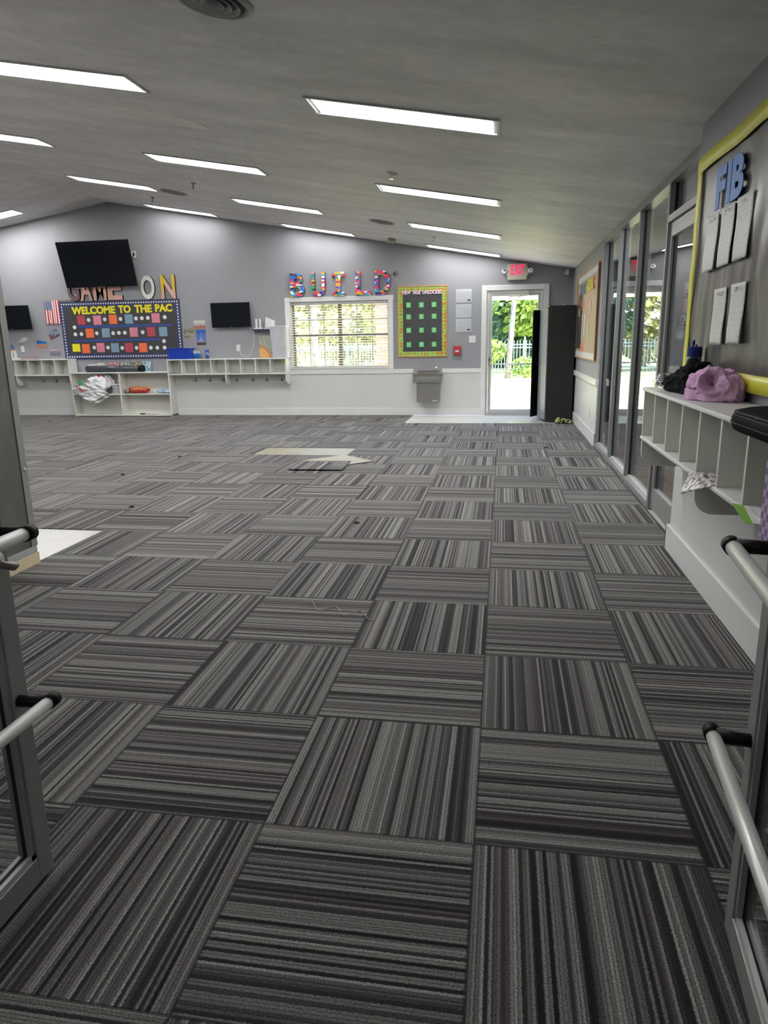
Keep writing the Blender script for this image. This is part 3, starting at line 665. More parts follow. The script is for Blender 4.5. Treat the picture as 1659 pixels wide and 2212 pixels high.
for c_ in [(427, 290), (638, 286), (842, 287), (1042, 285), (1117, 283), (1194, 281), (1408, 277), (242, 381), (254, 472), (334, 470), (535, 463), (747, 466), (821, 464), (897, 464), (1125, 462), (1394, 580), (1400, 664), (502, 648), (680, 651), (863, 659), (1046, 661), (1227, 662), (1308, 664)]:
    x, z = bp(*c_); MB().cyl((x, YW-.012, z), (x, YW-.017, z), .037, M['paper'], 16).build('paper_dot', r)
for a, b, z in ((300, 1490, 376), (215, 1350, 556)):
    x0_, z_ = bp(a, z); x1_, _ = bp(b, z); B(x0_, x1_, YW-.0145, YW-.011, z_-.018, z_+.018, M['bluetape']).build('paper_strip', r)

# NEW AGE UNLOCKED board
r = root('bulletin_board.001', (-1.41, YW, 1.06)); tag(r, 'tall oak framed board reading NEW AGE UNLOCKED', 'bulletin board', 'bulletin boards')
x0, x1, z0, z1 = -1.872, -.957, 1.066, 2.326; f = .022; mb = MB()
for a in ((x0, x1, z1-f, z1), (x0, x1, z0, z0+f), (x0, x0+f, z0+f, z1-f), (x1-f, x1, z0+f, z1-f)): mb.box(a[0], a[1], YW-.024, YW, a[2], a[3], M['oak'])
mb.build('board_frame', r, bevel=.003)
mb = MB(); p0, p1, q0, q1 = x0+f, x1-f, z0+f, z1-f; e = .078
for a in ((p0, p1, q1-e, q1), (p0, p1, q0, q0+e), (p0, p0+e, q0+e, q1-e), (p1-e, p1, q0+e, q1-e)): mb.box(a[0], a[1], YW-.016, YW-.002, a[2], a[3], M['border'])
mb.build('border', r)
B(p0+e-.01, p1-e+.01, YW-.013, YW-.002, q0+e-.01, q1-e+.01, M['blackpaper']).build('backing', r)
for s_, x_, w_ in (('NEW', -1.775, .155), ('AGE', -1.585, .14), ('UNLOCKED', -1.41, .365)):
    mb = MB(); text_add(mb, s_, (x_, YW-.018, 2.178), w_, .066, .005, '-y', M['pinkletter'], .045); mb.build('lettering', r)
for rz in (1.99, 1.785, 1.545, 1.29):
    for cx in (-1.665, -1.43, -1.20):
        mb = MB(); mb.box(cx-.045, cx+.045, YW-.02, YW-.012, rz-.045, rz+.05, M['green']); mb.box(cx-.034, cx+.034, YW-.022, YW-.012, rz-.035, rz+.04, M['palegreen']); mb.build('paper_card', r)

# papers, switch, alarm cover
inkA = ink_mat('typed_sheet', (.70, .71, .76), (.42, .43, .50), 70, .5)
for k, (zt, zb_, l) in enumerate(((2.245, 2.015, 'topmost of the three notices right of the oak framed board'), (1.987, 1.75, 'middle of the three notices right of the oak framed board'), (1.735, 1.503, 'lowest of the three notices, in a shiny plastic sleeve'))):
    r = root('wall_notice', (-.665, YW, zb_)); tag(r, l, 'notice', 'framed notices by the exit door')
    B(-.808, -.524, YW-.004, YW, zb_, zt, M['paper']).build('sheet', r); B(-.785, -.547, YW-.006, YW-.003, zb_+.02, zt-.02, inkA).build('print_area', r)
    if k != 1: B(-.60, -.548, YW-.0075, YW-.005, zb_+.025, zb_+.05, M['navy']).build('stamp', r)
    B(-.812, -.520, YW-.011, YW-.009, zb_-.004, zt+.004, M['clearplastic']).build('sleeve', r)
r = root('light_switch', (-.505, YW, 1.31)); tag(r, 'white double light switch plate left of the exit door', 'switch'); wallbox('plate', -.564, -.444, 1.312, 1.432, .007, M['trim'], r, bevel=.003)
for x in (-.528, -.48): B(x-.006, x+.006, YW-.018, YW-.006, 1.36, 1.385, M['trim']).build('toggle', r)
r = root('fire_alarm_pull', (-.775, YW, 1.0)); tag(r, 'red fire alarm pull station under a clear cover', 'alarm')
B(-.835, -.715, YW-.045, YW, 1.095, 1.255, M['red']).build('alarm_body', r, bevel=.008); B(-.81, -.74, YW-.055, YW-.044, 1.15, 1.18, M['paper']).build('pull_handle', r)
mb = MB(); mb.box(-.865, -.685, YW-.075, YW, 1.005, 1.28, M['clearplastic']); mb.build('clear_cover', r, bevel=.012)
# exit sign
r = root('exit_sign', (.262, YW, 2.36)); tag(r, 'lit EXIT sign with two emergency lamps above the far door', 'exit sign')
mb = MB().prism([(.10, 2.37), (.435, 2.37), (.435, 2.43), (.465, 2.47), (.465, 2.55), (.435, 2.585), (.435, 2.642), (.10, 2.642), (.10, 2.585), (.068, 2.55), (.068, 2.47), (.10, 2.43)], 'y', YW-.07, YW, M['signbody']); mb.build('sign_body', r, bevel=.006)
mb = MB(); text_add(mb, 'EXIT', (.155, YW-.0705, 2.455), .235, .165, .003, '-y', M['exitred'], .012); mb.build('lettering', r)
for x in (.045, .495):
    MB().lathe([(.012, .02), (.03, -.005), (.046, -.06), (.043, -.062), (.01, -.05)], (x, YW-.03, 2.515), M['chrome'], 20, 'y').build('lamp_head', r, smooth=True)
# cameras, outlets
r = root('dome_camera', (-1.905, YW, 2.5)); tag(r, 'dark round camera right of the brick letter D', 'camera')
MB().lathe([(.045, 0), (.045, -.02), (.04, -.05), (.022, -.07), (.004, -.075)], (-1.905, YW, 2.553), M['darksteel'], 20, 'y').build('housing', r, smooth=True); MB().cyl((-1.905, YW-.07, 2.553), (-1.905, YW-.08, 2.553), .016, M['black'], 14).build('lens', r)
r = root('wall_camera', (1.14, 12.0, 2.43)); tag(r, 'small white camera hanging in the right ceiling corner', 'camera')
mb = MB(); mb.cyl((1.10, 11.98, 2.43), (1.12, 12.0, 2.51), .034, M['trim'], 14); mb.build('housing', r, smooth=True); mb = MB(); mb.tube([(1.12, 12.0, 2.51), (1.13, 12.02, 2.53), (1.14, 12.1, 2.53)], .012, M['trim']); mb.build('bracket', r)
def outlet(x, z, label, w_=.075, h_=.12):
    r = root('wall_outlet', (x, YW, z)); tag(r, label, 'outlet'); wallbox('plate', x-w_/2, x+w_/2, z, z+h_, .007, M['trim'], r, bevel=.003)
    for dz in (.03, .075): B(x-.016, x+.016, YW-.009, YW-.006, z+dz-.012, z+dz+.012, M['ivory']).build('socket', r, bevel=.003)
outlet(-4.97, 1.225, 'white wall outlet under the small television'); outlet(-9.55, 1.27, 'white wall outlet among the postcards on the left')
r = root('cable_box', (-6.94, YW, 2.985)); tag(r, 'white recessed outlet box beside the big television', 'outlet'); wallbox('plate', -6.99, -6.895, 2.985, 3.11, .012, M['trim'], r, bevel=.004); B(-6.955, -6.925, YW-.014, YW-.01, 3.02, 3.085, M['black']).build('opening', r)
mb = MB(); mb.tube([(-6.94, YW-.015, 3.05), (-6.945, YW-.04, 3.0), (-7.0, YW-.06, 2.97), (-7.1, YW-.06, 3.0)], .006, M['black']); tag(mb.build('tv_cable'), 'short black cable from outlet box to big television', 'cable')
mb = MB(); pts = [(-4.95, YW-.01, 1.25), (-4.93, YW-.012, 1.17), (-4.86, YW-.012, 1.12), (-4.78, YW-.012, 1.12), (-4.72, YW-.012, 1.18), (-4.66, YW-.012, 1.29), (-4.64, YW-.012, 1.45), (-4.63, YW-.012, 1.58), (-4.66, YW-.014, 1.62), (-4.74, YW-.02, 1.66)]
mb.tube(pts, .005, M['trim'], 8); tag(mb.build('power_cord', smooth=True), 'white cord drooping from the outlet to the small shelf', 'cord')
# postcards
def card(nm, pts, mat, label):
    mb = MB(); mb.prism(pts, 'y', YW-.003, YW, mat); tag(mb.build(nm), label, 'picture', 'postcards on the far wall')
card('postcard', [(-5.845, 1.642), (-5.608, 1.655), (-5.605, 1.81), (-5.841, 1.806)], photo_mat('bridge_photo', [(0, (.25, .22, .16)), (.35, (.45, .12, .08)), (.5, (.35, .40, .38)), (1, (.62, .64, .58))], lo=1.642, hi=1.81), 'postcard of a red bridge in fog, right of the welcome board')
card('postcard', [(-6.049, 1.489), (-5.848, 1.503), (-5.852, 1.668), (-6.062, 1.664)], photo_mat('ruins_photo', [(0, (.15, .13, .08)), (.4, (.42, .38, .28)), (.6, (.12, .11, .08)), (1, (.30, .26, .2))], lo=1.49, hi=1.67, namt=1.2), 'dark brown postcard touching the right edge of the welcome board')
card('postcard', [(-5.804, 1.346), (-5.614, 1.351), (-5.609, 1.638), (-5.808, 1.633)], photo_mat('tower_photo', [(0, (.04, .05, .03)), (.16, (.12, .08, .06)), (.24, (.12, .22, .55)), (1, (.02, .10, .42))], lo=1.346, hi=1.638, namt=.1), 'upright deep blue postcard of an iron tower')
mb = MB(); mb.prism([(-5.78, 1.40), (-5.76, 1.40), (-5.725, 1.44), (-5.69, 1.40), (-5.67, 1.40), (-5.702, 1.48), (-5.712, 1.58), (-5.722, 1.48)], 'y', YW-.0045, YW-.003, M['tan']); mb.build('tower_print', bpy.data.objects['postcard.002'])
card('postcard', [(-8.893, 1.494), (-8.687, 1.58), (-8.749, 1.715), (-8.954, 1.639)], photo_mat('city_photo', [(0, (.30, .06, .08)), (.4, (.10, .06, .08)), (.55, (.25, .35, .45)), (1, (.06, .07, .12))], lo=1.5, hi=1.71, namt=1.0), 'tilted dark red city postcard below the flag')
card('postcard', [(-9.231, 1.354), (-8.998, 1.332), (-8.999, 1.468), (-9.220, 1.499)], photo_mat('theatre_photo', [(0, (.35, .18, .12)), (.5, (.45, .25, .18)), (.6, (.03, .16, .42)), (1, (.02, .12, .42))], lo=1.35, hi=1.48, namt=.5), 'blue sky and brown stone postcard between outlet and welcome board')
card('postcard', [(-8.956, 1.195), (-8.731, 1.192), (-8.705, 1.301), (-8.948, 1.322)], photo_mat('sunset_photo', [(0, (.08, .10, .06)), (.35, (.18, .20, .22)), (.6, (.20, .18, .35)), (1, (.65, .42, .32))], lo=1.19, hi=1.32), 'sunset postcard beside the lower left corner of the welcome board')
card('postcard', [(-9.594, 1.414), (-9.402, 1.52), (-9.463, 1.594), (-9.648, 1.47)], photo_mat('banknote_photo', [(0, (.05, .05, .05)), (.35, (.45, .45, .42)), (.7, (.60, .60, .58)), (1, (.1, .1, .1))], lo=1.42, hi=1.59, namt=.4), 'tilted grey banknote print above the left outlet')
card('postcard', [(-9.879, 1.198), (-9.705, 1.306), (-9.778, 1.435), (-9.948, 1.356)], photo_mat('desert_photo', [(0, (.70, .35, .05)), (.5, (.60, .25, .05)), (.62, (.06, .16, .40)), (1, (.06, .14, .38))], lo=1.2, hi=1.43, namt=.3), 'orange and blue tilted postcard at the far left')
# flag
fx0, fx1, fz0, fz1 = -8.945, -8.625, 1.80, 2.25
r = root('wall_flag', ((fx0+fx1)/2, YW, fz0)); tag(r, 'small United States flag hanging left of the welcome board', 'flag')
def fl(u, v): return Vector((fx0+(fx1-fx0)*u, YW-.016-.012*sin(u*19)*(.3+.7*(1-v)), fz0+(fz1-fz0)*v))
MB().grid(fl, 40, 16, flag_mat(fx0, fz1, fx1-fx0, fz1-fz0)).build('flag_cloth', r, smooth=True, solid=.001)
MB().cyl((fx0-.04, YW-.016, fz1+.004), (fx1+.3, YW-.012, fz1+.012), .005, M['tan'], 8).build('flag_stick', r)
# small shelf with routers, poster, document box
wallbox('s', -4.63, -4.23, 1.600, 1.625, .11, M['navy']); o = bpy.data.objects['s']; o.name = 'wall_shelf'; tag(o, 'thin dark shelf right of the small television', 'shelf')
r = root('console_box', (-4.52, YW-.06, 1.625)); tag(r, 'two upright white controllers in a charging dock on the small shelf', 'electronics')
B(-4.60, -4.43, YW-.10, YW-.03, 1.625, 1.65, M['trim']).build('dock', r, bevel=.004)
for x in (-4.575, -4.505): B(x, x+.04, YW-.08, YW-.05, 1.65, 1.81, M['trim']).build('controller', r, bevel=.006)
T = Matrix.Translation((-4.30, YW-.06, 1.645)) @ Matrix.Rotation(radians(6), 4, 'Y')
mb = MB(); mb.prism([(-.085, 0), (.09, 0), (.09, .135), (-.085, .185)], 'y', -.03, .03, M['trim'], T); tag(mb.build('wifi_router', bevel=.004), 'leaning white slab shaped router on the small shelf', 'electronics')
B(-4.40, -4.24, YW-.10, YW-.01, 1.625, 1.645, M['trim']).build('router_base', bpy.data.objects['wifi_router'])
r = root('cardboard_poster', (-4.38, YW, 1.09)); tag(r, 'grey green patterned poster with orange half circle on the cubby shelf', 'poster')
B(-4.545, -4.20, YW-.008, YW, 1.092, 1.498, ink_mat('money_print', (.42, .45, .38), (.20, .22, .18), 40, .55, False)).build('poster_sheet', r)
mb = MB(); mb.prism([(-4.545, 1.095)]+[(-4.545+.235*sin(a*pi/24), 1.095+.235*cos(a*pi/24)) for a in range(13)], 'y', YW-.011, YW-.0085, M['oak']); mb.prism([(-4.545, 1.095)]+[(-4.545+.19*sin(a*pi/24), 1.095+.19*cos(a*pi/24)) for a in range(13)], 'y', YW-.013, YW-.011, plain('light_orange_print', (.70, .38, .12), .5)); mb.build('half_circle', r)
r = root('document_case', (-4.08, YW-.12, 1.09)); tag(r, 'pale grey file box standing at the right end of the cubby top', 'box')
mb = MB().prism([(-4.20, 1.092), (-3.97, 1.092), (-3.97, 1.66), (-4.245, 1.655)], 'y', 11.86, 12.1, plain('pale_grey_card', (.44, .46, .50), .5)); mb.build('box_body', r, bevel=.004)
B(-3.97, -3.93, 11.87, 12.1, 1.092, 1.66, ink_mat('white_handwritten_sheet', (.62, .60, .60), (.35, .32, .34), 22, .52)).build('page_edge', r); B(-4.25, -3.935, 11.855, 12.1, 1.66, 1.675, M['paper']).build('box_lid', r)

# ---------------------------------------------------------------- cubby shelves on the far wall
def bracket_poly(y0, y1, zt, zb_, rr): # rounded lower front corner, in (y,z)
    return [(y1, zt), (y1, zb_), (y0+rr, zb_)]+[(y0+rr-rr*sin(a*pi/12), zb_+rr-rr*cos(a*pi/12)) for a in range(1, 7)]+[(y0, zt)]
def cubby_back(nm, x0, xsd, x1, zt, zb_, label, brs, hooks):
    r = root(nm, ((x0+x1)/2, YW, zb_)); tag(r, label, 'shelf', 'cubby shelves with coat hooks')
    Yf = 11.835; m = M['shelf']
    B(x0, x1, Yf-.006, YW, zt-.02, zt, M['trim']).build('top_board', r, bevel=.004); B(x0, x1, Yf-.006, YW, zb_, zb_+.02, M['trim']).build('bottom_board', r, bevel=.004)
    B(x0, x1, YW-.03, YW-.012, zb_+.02, zt-.02, m).build('back_panel', r)
    for x in xsd: B(x-.009, x+.009, Yf, YW-.03, zb_+.02, zt-.02, m).build('divider', r)
    for x in brs: MB().prism(bracket_poly(Yf, YW-.012, zb_ if x < x1-.05 else zt-.002, zb_-.19, .10), 'x', x-.011, x+.011, M['trim']).build('bracket', r)
    B(x0, x1, YW-.03, YW-.012, zb_-.17, zb_-.0005, m).build('hook_rail', r)
    for x in hooks:
        mb = MB(); z = zb_-.115; mb.box(x-.012, x+.012, YW-.034, YW-.03, z-.02, z+.03, M['darksteel'])
        for s_ in (-1, 1): mb.tube([(x, YW-.034, z), (x+s_*.015, YW-.055, z-.02), (x+s_*.033, YW-.075, z-.02), (x+s_*.038, YW-.08, z+.002)], .0045, M['darksteel'], 6)
        mb.tube([(x, YW-.034, z+.02), (x, YW-.07, z+.03), (x, YW-.085, z+.045)], .0045, M['darksteel'], 6); mb.build('coat_hook', r, smooth=True)
cubby_back('cubby_shelf', -10.75, [-10.74, -10.46, -10.16, -9.87, -9.575, -9.285, -8.99, -8.70], -8.39, 1.128, .803, 'white cubby shelf left of the low open bookcase', [-10.7, -9.57, -8.402], [-10.3, -10.0, -9.73, -9.15, -8.86, -8.58])
cubby_back('cubby_shelf', -6.33, [-6.32, -6.03, -5.733, -5.435, -5.14, -4.845, -4.553, -4.262], -3.945, 1.092, .795, 'white cubby shelf between the low bookcase and the window', [-5.15, -3.957], [-5.87, -5.571, -5.295, -5.03, -4.70, -4.42, -4.12])
# low bookcase
r = root('low_bookcase', (-7.35, 11.98, 0)); tag(r, 'low white two by two open bookcase under the welcome board', 'bookcase')
Yf = 11.83; a, b = -8.385, -6.30; m = M['shelf']
for x in (a, b-.025): B(x, x+.025, Yf, YW-.012, 0, .84, m).build('side_panel', r, bevel=.002)
B(-7.36, -7.335, Yf, YW-.03, .04, .84, m).build('centre_panel', r); B(a-.01, b+.01, Yf-.008, YW-.012, .84, .862, M['trim']).build('top_board', r, bevel=.003)
B(a, b, Yf, YW-.012, .012, .04, m).build('bottom_board', r, bevel=.002)
for x0_, x1_ in ((a+.025, -7.36), (-7.335, b-.025)): B(x0_, x1_, Yf, YW-.03, .425, .445, m).build('middle_shelf', r)
B(a+.025, b-.025, YW-.03, YW-.012, .04, .84, m).build('back_panel', r)
# things on and in it
r = root('carpet_tube', (-7.5, 11.95, .862)); tag(r, 'long dark grey rolled tube lying on the low bookcase', 'tube')
MB().cyl((-8.07, 11.93, .925), (-6.93, 11.93, .925), .062, plain('charcoal_vinyl_roll', (.055, .06, .075), .28), 24).build('roll', r, smooth=True); MB().lathe([(.045, 0), (.063, .005), (.066, .03), (.066, .10), (.062, .10)], (-6.96, 11.93, .925), M['black'], 24, 'x').build('end_cap', r, smooth=True)
cs = [(-8.13, -7.93, .99, 'pale lilac and white card behind the left end of the dark tube', (.55, .48, .60)), (-7.93, -7.76, 1.01, 'cream and grey folded card second from left behind the dark tube', (.55, .54, .45)), (-7.68, -7.47, 1.02, 'red and pink card third from left behind the dark tube', (.50, .12, .18)), (-7.45, -7.24, 1.0, 'black and white comic card behind the middle of the dark tube', (.25, .25, .26)), (-7.2, -6.98, 1.03, 'brown and black card tilted behind the dark tube', (.20, .16, .10)), (-6.96, -6.78, 1.03, 'light blue card standing behind the tube end cap', (.25, .48, .62))]
for x0_, x1_, zt, l, c_ in cs:
    t = NT('printed_card'); n = t.noise(t.pos(), 24, 3, .7); mt = t.done(t.ramp(n, [(.35, tuple(v*.25 for v in c_)), (.5, c_), (.62, (.6, .6, .58))]), .4)
    T = Matrix.Translation((0, 12.06, .862)) @ Matrix.Rotation(radians(-8), 4, 'X'); B(x0_, x1_, -.002, .002, 0, zt-.862+.03, mt, T).build('greeting_card')
    tag(bpy.context.scene.collection.objects[-1], l, 'card', 'cards behind the dark tube')
def crumple(fn_size, seed, amp, freq, mat, nm, parent=None, sub=4, flat=0.0, smooth=True, squash=(1, 1, 1)):
    import bmesh
    bm = bmesh.new(); bmesh.ops.create_icosphere(bm, subdivisions=sub, radius=1.0)
    c, s = fn_size; mb = MB(); vs = []
    for v in bm.verts:
        p = v.co.copy(); n_ = p.normalized()
        d = noise.noise(n_*freq+Vector((seed, 0, 0)))*amp + abs(noise.noise(n_*freq*2.1+Vector((0, seed, 0))))*amp*.9 - amp*.3 + noise.noise(n_*freq*4+Vector((0, 0, seed)))*amp*.3
        q = n_*(1+d); q = Vector((q.x*s[0], q.y*s[1], q.z*s[2]))
        if q.z < -s[2]*flat: q.z = -s[2]*flat
        vs.append(Vector(c)+q)
    fs = [tuple(v.index for v in f.verts) for f in bm.faces]; bm.free()
    mb.add(vs, fs, mat); return mb.build(nm, parent, smooth=smooth)
# shopping bags
r = root('shopping_bag', (-7.93, 11.8, .35)); tag(r, 'crumpled white plastic bag with green and red print spilling off the shelf', 'bag')
def bagf(u, v):
    a = Vector((-8.33, 11.80, .54)); b = Vector((-7.98, 11.74, .68)); c_ = Vector((-7.93, 11.76, .27)); d = Vector((-7.55, 11.78, .47))
    p = a*(1-u)*(1-v)+b*(1-u)*v+c_*u*(1-v)+d*u*v
    k = noise.noise(Vector((u*5, v*5, 3)))+.5*abs(noise.noise(Vector((u*11, v*11, 7))))
    return p+Vector((.012*noise.noise(Vector((u*7, v*7, 11))), -.05-.06*k, .02*noise.noise(Vector((u*6, v*6, 19)))))
MB().grid(bagf, 34, 30, M['bag']).build('front_sheet', r, smooth=True, solid=.003)
def bagb(u, v):
    p = bagf(u, v); p.y += .05+.06*sin(u*pi)*sin(v*pi); p.x += .03; p.z -= .05*u; return p
MB().grid(bagb, 24, 20, M['bag']).build('back_sheet', r, smooth=True, solid=.003)
crumple(((-7.80, 11.86, .62), (.2, .10, .17)), 4.2, .45, 2.2, M['bag'], 'bunched_top', r, 4, .9, True)
mb = MB(); text_add(mb, 'Tree', (-8.18, 11.655, .60), .17, .09, .003, '-y', M['red'], .02, rot=radians(-52)); mb.build('red_print', r)
mb = MB(); mb.prism([(-8.10, .64), (-8.09, .70), (-8.03, .715), (-8.02, .665), (-7.98, .64), (-8.02, .62), (-8.07, .635)], 'y', 11.62, 11.625, M['green']); mb.build('green_print', r)
r = root('red_white_bag', (-7.72, 11.95, .6)); tag(r, 'red and white plastic bag stuffed behind the crumpled white bag', 'bag')
crumple(((-7.72, 11.96, .68), (.17, .09, .14)), 9.1, .4, 2.0, M['bag'], 'bag_body', r, 4, .95)
crumple(((-7.78, 11.885, .76), (.09, .02, .05)), 2.1, .3, 2.0, M['red'], 'red_print', r, 3); crumple(((-7.66, 11.87, .69), (.04, .02, .06)), 5.1, .3, 2.0, M['red'], 'red_print', r, 3)
def drawers(x0_, x1_, label):
    r = root('drawer_organiser', ((x0_+x1_)/2, 11.95, .445)); tag(r, label, 'drawers', 'small plastic drawer units')
    B(x0_, x1_, 11.87, 12.08, .445, .63, M['trim']).build('drawer_case', r, bevel=.003)
    for k in range(3): d = B(x0_+.012, x1_-.012, 11.862, 11.872, .457+k*.057, .457+k*.057+.042, plain('smoky_drawer', (.22, .22, .27), .3)).build('drawer', r, bevel=.003); B((x0_+x1_)/2-.03, (x0_+x1_)/2+.03, 11.855, 11.863, .47+k*.057, .48+k*.057, M['trim']).build('drawer_handle', d)
drawers(-8.33, -8.08, 'small drawer unit at the left end of the upper bookcase shelf'); drawers(-7.53, -7.37, 'small drawer unit beside the bookcase centre panel')
r = root('red_pouch', (-7.08, 11.95, .445)); tag(r, 'red and orange crumpled snack pouch on the upper right shelf', 'pouch')
crumple(((-7.02, 11.94, .51), (.22, .09, .07)), 3.3, .3, 2.4, photo_mat('red_orange_wrapper', [(0, (.45, .04, .03)), (.5, (.55, .05, .04)), (.65, (.75, .25, .05)), (1, (.40, .30, .12))], lo=.45, hi=.6, namt=1.4), 'pouch_body', r, 4, .9); crumple(((-7.25, 11.95, .49), (.07, .07, .05)), 8.3, .3, 2.4, M['darksteel'], 'pouch_end', r, 3, .9)
r = root('blue_pack', (-6.48, 11.95, .445)); tag(r, 'pale blue plastic wipes pack at the right end of the shelf', 'pack'); crumple(((-6.48, 11.94, .485), (.155, .085, .045)), 6.3, .2, 2.0, plain('pale_blue_wrap', (.42, .56, .72), .3, var=.3, scale=12), 'pack_body', r, 4, .85)
mb = MB(); mb.box(-6.99, -6.9, 11.85, 11.9, .04, .06, M['black']); mb.tube([(-6.92, 11.87, .048), (-6.8, 11.86, .045), (-6.65, 11.88, .043)], .004, M['darksteel']); tag(mb.build('small_debris'), 'bit of dark scrap in the lower right compartment', 'scrap')
# things on the cubby tops
r = root('storage_bin', (-6.08, 11.95, 1.092)); tag(r, 'bright blue plastic bin on the cubby right of the welcome board', 'bin')
mb = MB(); 
def frustum(mb, x0_, x1_, y0_, y1_, z0_, z1_, t_, mat):
    vs = [(x0_+t_, y0_+t_, z0_), (x1_-t_, y0_+t_, z0_), (x1_-t_, y1_-t_, z0_), (x0_+t_, y1_-t_, z0_), (x0_, y0_, z1_), (x1_, y0_, z1_), (x1_, y1_, z1_), (x0_, y1_, z1_)]
    mb.add(vs, [(0, 3, 2, 1), (0, 1, 5, 4), (1, 2, 6, 5), (2, 3, 7, 6), (3, 0, 4, 7)], mat)
frustum(mb, -6.30, -5.85, 11.84, 12.08, 1.093, 1.295, .02, M['bluebin']); mb.build('bin_body', r, solid=.004); mb = MB()
for q in ((-6.312, -5.838, 11.828, 11.84), (-6.312, -5.838, 12.08, 12.092), (-6.312, -6.30, 11.84, 12.08), (-5.85, -5.838, 11.84, 12.08)): mb.box(*q, 1.283, 1.298, M['bluebin'])
mb.build('bin_rim', r)
T = Matrix.Translation((-5.80, 12.03, 1.11)) @ Matrix.Rotation(radians(-12), 4, 'Y'); B(-.05, .10, -.003, .003, 0, .16, photo_mat('penguin_print', [(0, (.02, .10, .40)), (.4, (.03, .2, .5)), (.5, (.65, .66, .62)), (1, (.1, .1, .1))], lo=1.12, hi=1.29, namt=.5), T).build('picture_card'); tag(bpy.data.objects['picture_card'], 'blue and white picture card leaning beside the blue bin', 'picture')
r = root('tumbler', (-5.53, 11.95, 1.092)); tag(r, 'small blue patterned tumbler standing alone on the cubby top', 'cup')
MB().lathe([(.032, 0), (.038, .12), (.040, .135)], (-5.53, 11.93, 1.092), photo_mat('blue_patterned_wrap', [(0, (.02, .06, .22)), (.5, (.03, .12, .45)), (.7, (.3, .4, .6)), (1, (.02, .07, .35))], lo=1.09, hi=1.23, namt=1.2), 20).build('tumbler_body', r, smooth=True); MB().lathe([(.041, .135), (.041, .15), (.03, .17), (.01, .172)], (-5.53, 11.93, 1.092), M['bluebin'], 20).build('lid', r, smooth=True)
r = root('router_dock', (-9.60, 11.93, 1.128)); tag(r, 'two upright white controllers in a dock on the left cubby', 'electronics')
B(-9.70, -9.53, 11.86, 11.99, 1.128, 1.16, M['trim']).build('dock', r, bevel=.004)
for x in (-9.69, -9.615): B(x, x+.045, 11.91, 11.95, 1.16, 1.30, M['trim']).build('controller', r, bevel=.006)
r = root('folder_stack', (-9.28, 11.93, 1.128)); tag(r, 'flat stack of red and dark folders on the left cubby', 'folder')
for k, c_ in enumerate((M['darksteel'], M['paper'], M['crimson'])): B(-9.43+k*.01, -9.13-k*.015, 11.86, 12.06, 1.129+k*.013, 1.14+k*.013, c_).build('folder', r, bevel=.002)
B(-4.075, -4.01, 11.95, 12.085, .99, 1.06, plain('sticky_note', (.55, .60, .10), .6)).build('sticky_note'); tag(bpy.data.objects['sticky_note'], 'lime sticky note inside the last cubby by the window', 'note')
mb = MB(); mb.tube([(-4.5, 11.9, .822), (-4.42, 11.88, .826), (-4.33, 11.9, .83), (-4.30, 11.95, .85)], .004, M['darksteel']); tag(mb.build('loose_cable'), 'thin dark cable lying in the second last cubby', 'cable')
mb = MB(); mb.box(-6.30, -6.15, 11.86, 12.02, .816, .822, M['darksteel']); tag(mb.build('clipboard'), 'flat grey clipboard in the first cubby of the right shelf', 'clipboard')

# ---------------------------------------------------------------- drinking fountain
r = root('drinking_fountain', (-1.30, 11.95, .26)); tag(r, 'grey steel wall mounted drinking fountain under the oak framed board', 'drinking fountain')
B(-1.495, -1.085, 11.83, YW-.012, .262, .62, M['darksteel']).build('lower_cabinet', r, bevel=.006)
B(-1.555, -1.05, 11.80, YW-.012, .618, .755, M['darksteel']).build('upper_panel', r, bevel=.006)
B(-1.49, -1.13, 11.795, 11.801, .675, .725, M['alum_dark']).build('push_bar', r, bevel=.002)
mb = MB(); mb.box(-1.565, -1.04, 11.79, YW-.012, .755, .778, M['steel']); mb.box(-1.5, -1.1, 11.83, 11.85, .778, .80, M['steel']); mb.box(-1.5, -1.1, 12.02, 12.09, .778, .83, M['steel']); mb.box(-1.5, -1.48, 11.85, 12.02, .778, .805, M['steel']); mb.box(-1.12, -1.1, 11.85, 12.02, .778, .805, M['steel']); mb.build('basin', r, bevel=.006)
mb = MB(); mb.tube([(-1.115, 11.90, .78), (-1.115, 11.90, .83), (-1.125, 11.9, .865), (-1.15, 11.9, .90)], [.016, .014, .013, .011], M['chrome'], 12); mb.build('spout', r, smooth=True)
B(-1.20, -1.105, 11.826, 11.831, .285, .300, M['ivory']).build('maker_plate', r)

# ---------------------------------------------------------------- black cabinet in the corner
r = root('tall_cabinet', (.98, 11.5, 0)); tag(r, 'tall black cabinet in the far right corner with its doors swung open', 'cabinet')
B(.775, 1.20, 10.99, 11.008, 0, 1.878, M['matteblack']).build('side_panel', r, bevel=.003); B(.775, 1.20, 11.93, 11.948, 0, 1.878, M['matteblack']).build('side_panel', r)
B(.775, 1.20, 11.008, 11.93, 1.86, 1.878, M['matteblack']).build('top_panel', r); B(1.185, 1.20, 11.008, 11.93, .02, 1.86, M['matteblack']).build('back_panel', r); B(.775, 1.185, 11.008, 11.93, .03, .05, M['matteblack']).build('bottom_panel', r)
for z in (.5, .95, 1.4): B(.79, 1.185, 11.008, 11.93, z, z+.018, M['matteblack']).build('inner_shelf', r)
def door_panel(p, q, z0_, z1_, mat, nm, th=.016):
    p, q = Vector((*p, 0)), Vector((*q, 0)); d = (q-p); L_ = d.length; d.normalize(); n_ = Vector((d.y, -d.x, 0))
    T = Matrix(((d.x, n_.x, 0, p.x), (d.y, n_.y, 0, p.y), (0, 0, 1, 0), (0, 0, 0, 1)))
    return B(0, L_, -th/2, th/2, z0_, z1_, mat, T).build(nm, r, bevel=.002)
